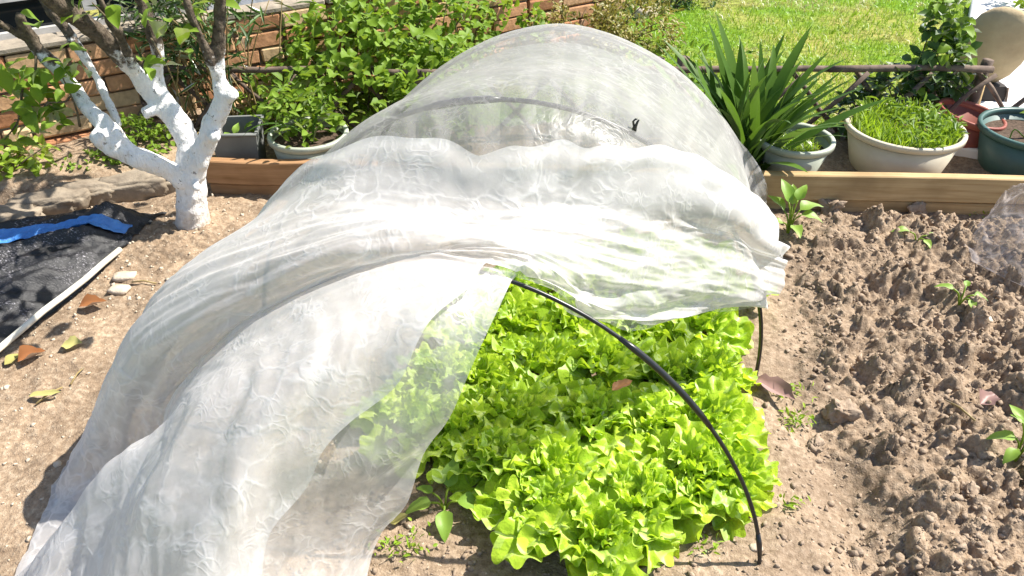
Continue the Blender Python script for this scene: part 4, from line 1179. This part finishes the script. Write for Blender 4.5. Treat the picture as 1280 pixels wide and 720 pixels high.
# clay jar on its stand
jar = thing('clay_jar', 'rounded flattened tan clay jar with its face in shade and a bright sunlit edge', 'jar', (2.165, 3.60, 0.155))
prof = [(0, 0), (.045, 0), (.07, .012), (.105, .055), (.128, .115), (.137, .175), (.130, .235), (.108, .285), (.075, .318), (.04, .333), (0, .337)]
o = MB().lathe(prof, 48, wob=.02).build('body', M['clay'], jar); o.scale = (1, .42, 1); o.rotation_euler = (0.04, 0.10, math.radians(-28))
std = thing('stand', 'dark tapering stand under the clay jar', 'stand', (2.165, 3.60, 0.03))
b = MB(); V = []
for z, h in ((0, .10), (.125, .085)):
    for sx, sy in ((-1, -1), (1, -1), (1, 1), (-1, 1)): V.append((sx * h, sy * h, z))
b.add(V, [(0, 1, 5, 4), (1, 2, 6, 5), (2, 3, 7, 6), (3, 0, 4, 7), (4, 5, 6, 7)]); b.build('base', M['iron'], std, smooth=False)
for sx in (-1, 1):
    MB().tube([(sx * .105, -.105, 0), (sx * .088, -.09, .122)], .006, 6).build('leg', M['stick'], std)
stk_ = MB().tube([(0, 0, -.05), (.004, 0, .1), (0.0, .004, .22)], [.022, .02, .019], 10).build('stake', M['wood'], None)
stk_.location = (2.02, 3.34, 0.05); tag(stk_, 'short tan wooden stake below the dark vine', 'stake')

# pale stones at the corner of the bank behind the netting
for k, (px, py, sz, lb) in enumerate(((556, 70, .16, 'long pale stone beside the bush, left of the netting top'), (541, 84, .09, 'small pale stone just below the long pale one'), (806, 20, .14, 'whitish stone in front of the small dark bush on the lawn edge'), (615, 30, .16, 'pale stone block at the foot of the bricks above the netting'))):
    p = ground_at(px, py, 0.04)
    o = rough_stone('stone', (sz, sz * .55, sz * .5), M['stone'], 30 + k); o.location = (p.x, p.y, .06); o.rotation_euler = (0, 0, .4)
    tag(o, lb, 'stone')

# ------------------------------------------------------------------ black shade net with blue webbing and cane
sn = thing('shade_net', 'folded black shade net with a blue band, lying on the soil at the left', 'shade net', (0, 0, 0))
F1 = np.array([-1.365, 2.335, 0.0]); UA = np.array([-0.95, -0.25, 0.0]); VA = np.array([-0.19, -0.74, 0.0])
def shade_pt(u, v, off=0.0):
    u = np.asarray(u, float); v = np.asarray(v, float)
    x = F1[0] + UA[0] * u + VA[0] * v; y = F1[1] + UA[1] * u + VA[1] * v
    x = x + 0.012 * np.sin(v * 5 + 1) * (u < .05)
    roll = 0.085 * np.exp(-((v + 0.20 - 0.05 * u) / 0.10) ** 2) + 0.045 * np.exp(-((v + 0.05 - 0.12 * u) / 0.05) ** 2)
    z = roll + 0.014 + 0.030 * np.maximum(0, ridged(u * 1.1 + v * 1.2, v * 3.4 - u * 2.0, 3) - .6) * sstep(-.1, .12, v) + 0.006 * fbm(u * 8, v * 14, 3)
    z = z + 0.036 * np.maximum(0, 1 - 3.2 * np.abs(perlin(u * 1.3 + 3, v * 4.2 - u * 1.6))) * sstep(-.05, .15, v) + 0.012 * np.maximum(0, 1 - 3 * np.abs(perlin(u * 2.3 + 30, v * 9 - u * 3.5)))
    z = z + 0.010 * (1 - 2 * np.abs(perlin(u * 1.5, v * 16 - u * 3))) * sstep(.25, -.05, v)
    z = z * sstep(-0.02, 0.10, u) * sstep(-.36, -.27, v) + .006 + soil_z(x, y) + off
    return np.stack([x, y, z], -1)
uu3, vv3 = np.meshgrid(np.linspace(-.03, 1.5, 190), np.linspace(-.35, 1.35, 210))
link('net_sheet', mesh_np('net_sheet', shade_pt(uu3, vv3).reshape(-1, 3), grid_faces(*uu3.shape)), M['shade'], sn)
uu4, vq = np.meshgrid(np.linspace(0.0, 1.5, 150), np.linspace(-1, 1, 12))
vb = -0.125 + 0.035 * np.sin(uu4 * 3 + .5) + vq * (0.036 + 0.006 * uu4)
link('webbing_band', mesh_np('webbing_band', shade_pt(uu4, vb, .007 + .007 * ridged(uu4 * 9 + vq * .8, vq * 1.5 + uu4 * 4, 3) * .5).reshape(-1, 3), grid_faces(*uu4.shape)), M['blue'], sn)
a0 = ground_at(152, 318, .03); a1 = ground_at(-60, 494, .03)
o = MB().tube([a0.lerp(a1, i / 8) + Vector((.003 * math.sin(i), 0, .02 + .002 * math.sin(i * 2))) for i in range(9)], .0095, 10).build('cane', M['pole'])
tag(o, 'pale straight cane lying along the edge of the black shade net', 'cane')

# ------------------------------------------------------------------ clods, pebbles, litter
def pebbles(n, xr, yr, s0, s1, mat, name, label, seed, ok=None):
    rg = np.random.default_rng(seed)
    bm = bmesh.new(); bmesh.ops.create_icosphere(bm, subdivisions=1, radius=1)
    bv = np.array([list(v.co) for v in bm.verts]); bm.verts.index_update(); bf = np.array([[v.index for v in f.verts] for f in bm.faces]); bm.free()
    x = rg.uniform(*xr, n); y = rg.uniform(*yr, n)
    if ok is not None: m_ = ok(x, y, rg); x, y = x[m_], y[m_]
    n = len(x); sz = s0 * (s1 / s0) ** (rg.uniform(0, 1, n) ** 2.2)
    z = soil_z(x, y) + sz * .25
    ax = sz[:, None] * rg.uniform(.6, 1.25, (n, 3)) * np.array([1, 1, .75])
    yaw = rg.uniform(0, 6.28, n); c, s = np.cos(yaw), np.sin(yaw)
    V = bv[None] * (1 + .38 * rg.normal(size=(n, len(bv), 1)).clip(-1.3, 1.3)) * ax[:, None, :]
    V = np.stack([V[..., 0] * c[:, None] - V[..., 1] * s[:, None], V[..., 0] * s[:, None] + V[..., 1] * c[:, None], V[..., 2]], -1) + np.stack([x, y, z], 1)[:, None]
    F = (np.arange(n)[:, None, None] * len(bv) + bf[None]).reshape(-1, 3)
    tag(link(name, mesh_np(name, V.reshape(-1, 3), F, smooth=False), mat), label, 'soil crumbs', kind='stuff')
inbed = lambda x, y, rg: (x > .74 + .16 * (y - 1.4) + rg.uniform(-.05, .1, len(x))) & (y < 2.66 - .053 * x) & (fbm(x * 5, y * 5, 3) + rg.uniform(-.4, .4, len(x)) > -.15)
pebbles(16000, (.6, 2.4), (.75, 2.7), .0025, .010, M['clod'], 'soil_crumbs', 'loose crumbs of dry soil over the raked bed', 1, inbed)
pebbles(170, (.7, 2.3), (.8, 2.68), .010, .020, M['clod'], 'soil_clods', 'clods of dry soil scattered over the raked bed', 2, inbed)
pebbles(4200, (-1.75, -.2), (.8, 2.75), .002, .008, M['stone'], 'path_grit', 'pale grit and soil crumbs on the trodden ground at the left', 3, lambda x, y, rg: rg.uniform(0, 1, len(x)) < .35 + .9 * np.exp(-((x + 1.2) ** 2 + (y - 2.4) ** 2) / .1))
pebbles(1500, (-.6, .75), (.75, 1.6), .003, .010, M['clod'], 'bed_crumbs', 'small crumbs of moist soil around the lettuces', 4)
for k, (px, py, sz, lb) in enumerate(((1052, 508, .050, 'biggest dry clod on the raked bed, right of the lettuces'), (1025, 540, .034, 'stony clod just below the biggest one'), (1040, 262, .06, 'clod standing upright close to the timber edging'), (1145, 258, .05, 'clod by the edging, left of the see-through cover'), (1210, 612, .03, 'pale clod near the lower right seedling'), (1275, 495, .04, 'dark clod at the right picture edge'))):
    p = ground_at(px, py, .03); o = rough_stone('soil_clod', (sz * 1.2, sz, sz), M['clod'], 60 + k, noise=.75, sub=4)
    o.location = (p.x, p.y, soil_at(p.x, p.y) + sz * .22); o.rotation_euler = (.2 * k, .3, k); tag(o, lb, 'clod', 'large clods on the bed')

def litter(name, px, py, L, Wd, mat, label, cat, yaw, curl=.3, seed=0, lobes=.1, pitch=.05):
    me = leaf_mesh(name, L, Wd, curl, -.15 * curl, .3, lobes, seed=seed)
    p = ground_at(px, py, .01); o = link(name, me, M[mat])
    place(o, (p.x, p.y, soil_at(p.x, p.y) + .010), yaw, pitch, .1); return tag(o, label, cat)
litter('fallen_leaf', 100, 388, .085, .045, 'dryleaf', 'curled orange brown dry leaf beside the pale cane', 'fallen leaf', .2, .6, 1)
litter('fallen_leaf', 78, 434, .06, .045, 'paleleaf', 'yellowish green fallen leaf below the orange one', 'fallen leaf', .1, .3, 2)
litter('fallen_leaf', 22, 452, .075, .05, 'dryleaf', 'rust brown leaf against the lower end of the cane', 'fallen leaf', .5, .7, 3)
litter('fallen_leaf', 5, 455, .06, .03, 'paleleaf', 'narrow yellow leaf under the cane at the left edge', 'fallen leaf', .9, .4, 4)
litter('fallen_leaf', 38, 499, .085, .024, 'paleleaf', 'slim yellow green leaf lying over a dry twig', 'fallen leaf', .1, .3, 5)
litter('fallen_leaf', 942, 478, .13, .06, 'purpleleaf', 'withered purplish leaf at the foot of the middle hoop', 'fallen leaf', -.9, .5, 6, .2)
litter('fallen_leaf', 1222, 512, .06, .05, 'purpleleaf', 'pale withered leaf on the raked bed at the right', 'fallen leaf', .5, .5, 7, .2)
litter('fallen_leaf', 487, 662, .045, .03, 'paleleaf', 'pale dry leaf scrap on the dark soil beside the netting hem', 'fallen leaf', .4, .4, 8)
litter('fallen_leaf', 596, 640, .06, .03, 'dryleaf', 'brown dry leaf scrap under the lower left lettuce', 'fallen leaf', .2, .4, 9)
o = litter('fallen_leaf', 765, 488, .06, .03, 'dryleaf', 'red brown leaf lying on top of the lettuces', 'fallen leaf', .5, .4, 10); o.location.z = .15; p = ground_at(765, 488, .155); o.location = p
for k, (px, py, sz, lb) in enumerate(((157, 350, .05, 'flat pale stone on the path right of the cane'), (150, 366, .045, 'whitish flat stone just below the other flat one'), (944, 690, .02, 'tiny white stone at the foot of the front hoop'), (1232, 400, .03, 'pale pebble at the right of the bed'))):
    p = ground_at(px, py, .01); o = rough_stone('pebble', (sz * 1.5, sz, sz * .4), M['stone'], 80 + k); o.location = (p.x, p.y, soil_at(p.x, p.y) + sz * .1); tag(o, lb, 'pebble')
for k, (a, b_, rd, lb) in enumerate((((45, 505), (78, 484), .003, 'thin dry twig crossing the slim yellow leaf'), ((88, 480), (104, 458), .0025, 'short straw on the path'), ((166, 357), (196, 356), .003, 'brown twig beside the flat stones'), ((1180, 505), (1212, 540), .003, 'dry stalk on the raked bed'))):
    p = ground_at(*a, .015); q = ground_at(*b_, .015); p.z = soil_at(p.x, p.y) + .008; q.z = soil_at(q.x, q.y) + .008
    o = MB().tube([p, p.lerp(q, .5) + Vector((0, .003, .006)), q], rd, 6).build('twig', M['drygrass']); tag(o, lb, 'twig')

# seedlings
SL = [leaf_mesh('leaf', .085, .05, .25, .45, .2, .06, seed=70 + k) for k in range(4)]
for me in SL: me.materials.append(M['seedling'])
def seedling(px, py, leaves, label, h=.03, cat='seedling', sc=1.0, stem=.0028):
    p = ground_at(px, py, .02); z = soil_at(p.x, p.y)
    t = thing('seedling', label, cat, (p.x, p.y, z)); b = MB()
    for k, (yaw, L, pitch, rise) in enumerate(leaves):
        c = Vector((math.cos(yaw) * .03 * sc, math.sin(yaw) * .03 * sc, h + rise))
        b.tube(spline([(0, 0, -.01), (c.x * .4, c.y * .4, c.z * .7), c], 4), stem, 6)
        o = bpy.data.objects.new('leaf', SL[k % 4]); COL.objects.link(o); o.parent = t
        place(o, c, yaw, pitch, 0, L * sc)
    b.build('stem', M['leaf_lime'], t)
    return t
seedling(556, 636, [(3.4, .75, .1, 0), (1.3, .85, .9, .01), (-.1, .85, .1, 0), (-1.5, .8, .0, .0), (2.7, .5, .3, .01)], 'lone pale green seedling at the foot of the netting hem')
seedling(1146, 300, [(.0, .6, .1, .0), (2.9, .7, .3, .01), (-1.3, .5, .1, 0)], 'small seedling alone in the upper part of the bed', .02)
seedling(1196, 388, [(2.7, .6, .3, .01), (-.2, .55, .1, .0), (-1.4, .5, -.2, 0), (1.0, .4, .5, .01)], 'seedling with toothed leaves left of the see-through cover', .035)
seedling(1268, 578, [(2.85, 1.0, .1, .02), (1.8, .9, .7, .05), (.3, 1.1, .2, .03), (-1.5, 1.1, -.3, .02), (2.2, .5, .5, .06), (-2.6, .8, -.1, 0)], 'larger long stemmed seedling at the right picture edge', .05, sc=.72)
t = seedling(985, 290, [(1.4, .9, 1.1, .05), (.3, 1.1, .4, .04), (-.3, .9, .2, .03), (2.4, .9, .9, .03), (3.4, .8, .3, .0), (.9, .8, 1.0, .07), (-1.5, .8, .3, .0), (1.9, 1.0, 1.2, .06)], 'leafy young plant by the timber edging beside the netting', .05, 'young plant', 1.0)
for k, (px, py) in enumerate(((288, 228), (300, 218))):
    seedling(px, py, [(.4 + k, .6, .5, .03), (2.2, .7, .8, .05), (3.8, .6, .4, .02), (5.2, .6, .3, .01), (1.4, .6, 1.1, .08)], ('green weed sprouting at the reddish board right of the tree', 'taller thin weed leaning on the reddish board')[k], .05, 'weed')
def tiny_weed(px, py, n, label, rad=.03, mat='sprout'):
    p = ground_at(px, py, .01); rg = np.random.default_rng(int(px)); z = soil_at(p.x, p.y)
    P = np.stack([rg.normal(0, rad, n), rg.normal(0, rad * .7, n), rg.uniform(0, .015, n)], 1)
    V, F = leaf_cloud(P, rdirs(n, .0, .9), rdirs(n, .2, 1), rg.uniform(.01, .024, n), rg.uniform(.004, .009, n))
    o = link('tiny_weed', mesh_np('tiny_weed', V, F), M[mat]); o.location = (p.x, p.y, z + .003); tag(o, label, 'weed', kind='stuff')
tiny_weed(505, 690, 60, 'tuft of tiny weeds on the bare soil below the netting hem')
tiny_weed(990, 525, 60, 'tiny weeds beside the withered leaf at the hoop foot', .025)
tiny_weed(985, 490, 40, 'sparse tiny weeds above the biggest clod', .03)
tiny_weed(988, 632, 26, 'tiny weed right of the front hoop leg', .015)
tiny_weed(1218, 262, 50, 'pale weed by the edging near the see-through cover', .03, 'leaf_lime')
tiny_weed(880, 690, 24, 'few grass shoots between the front lettuce and the hoop foot', .02)
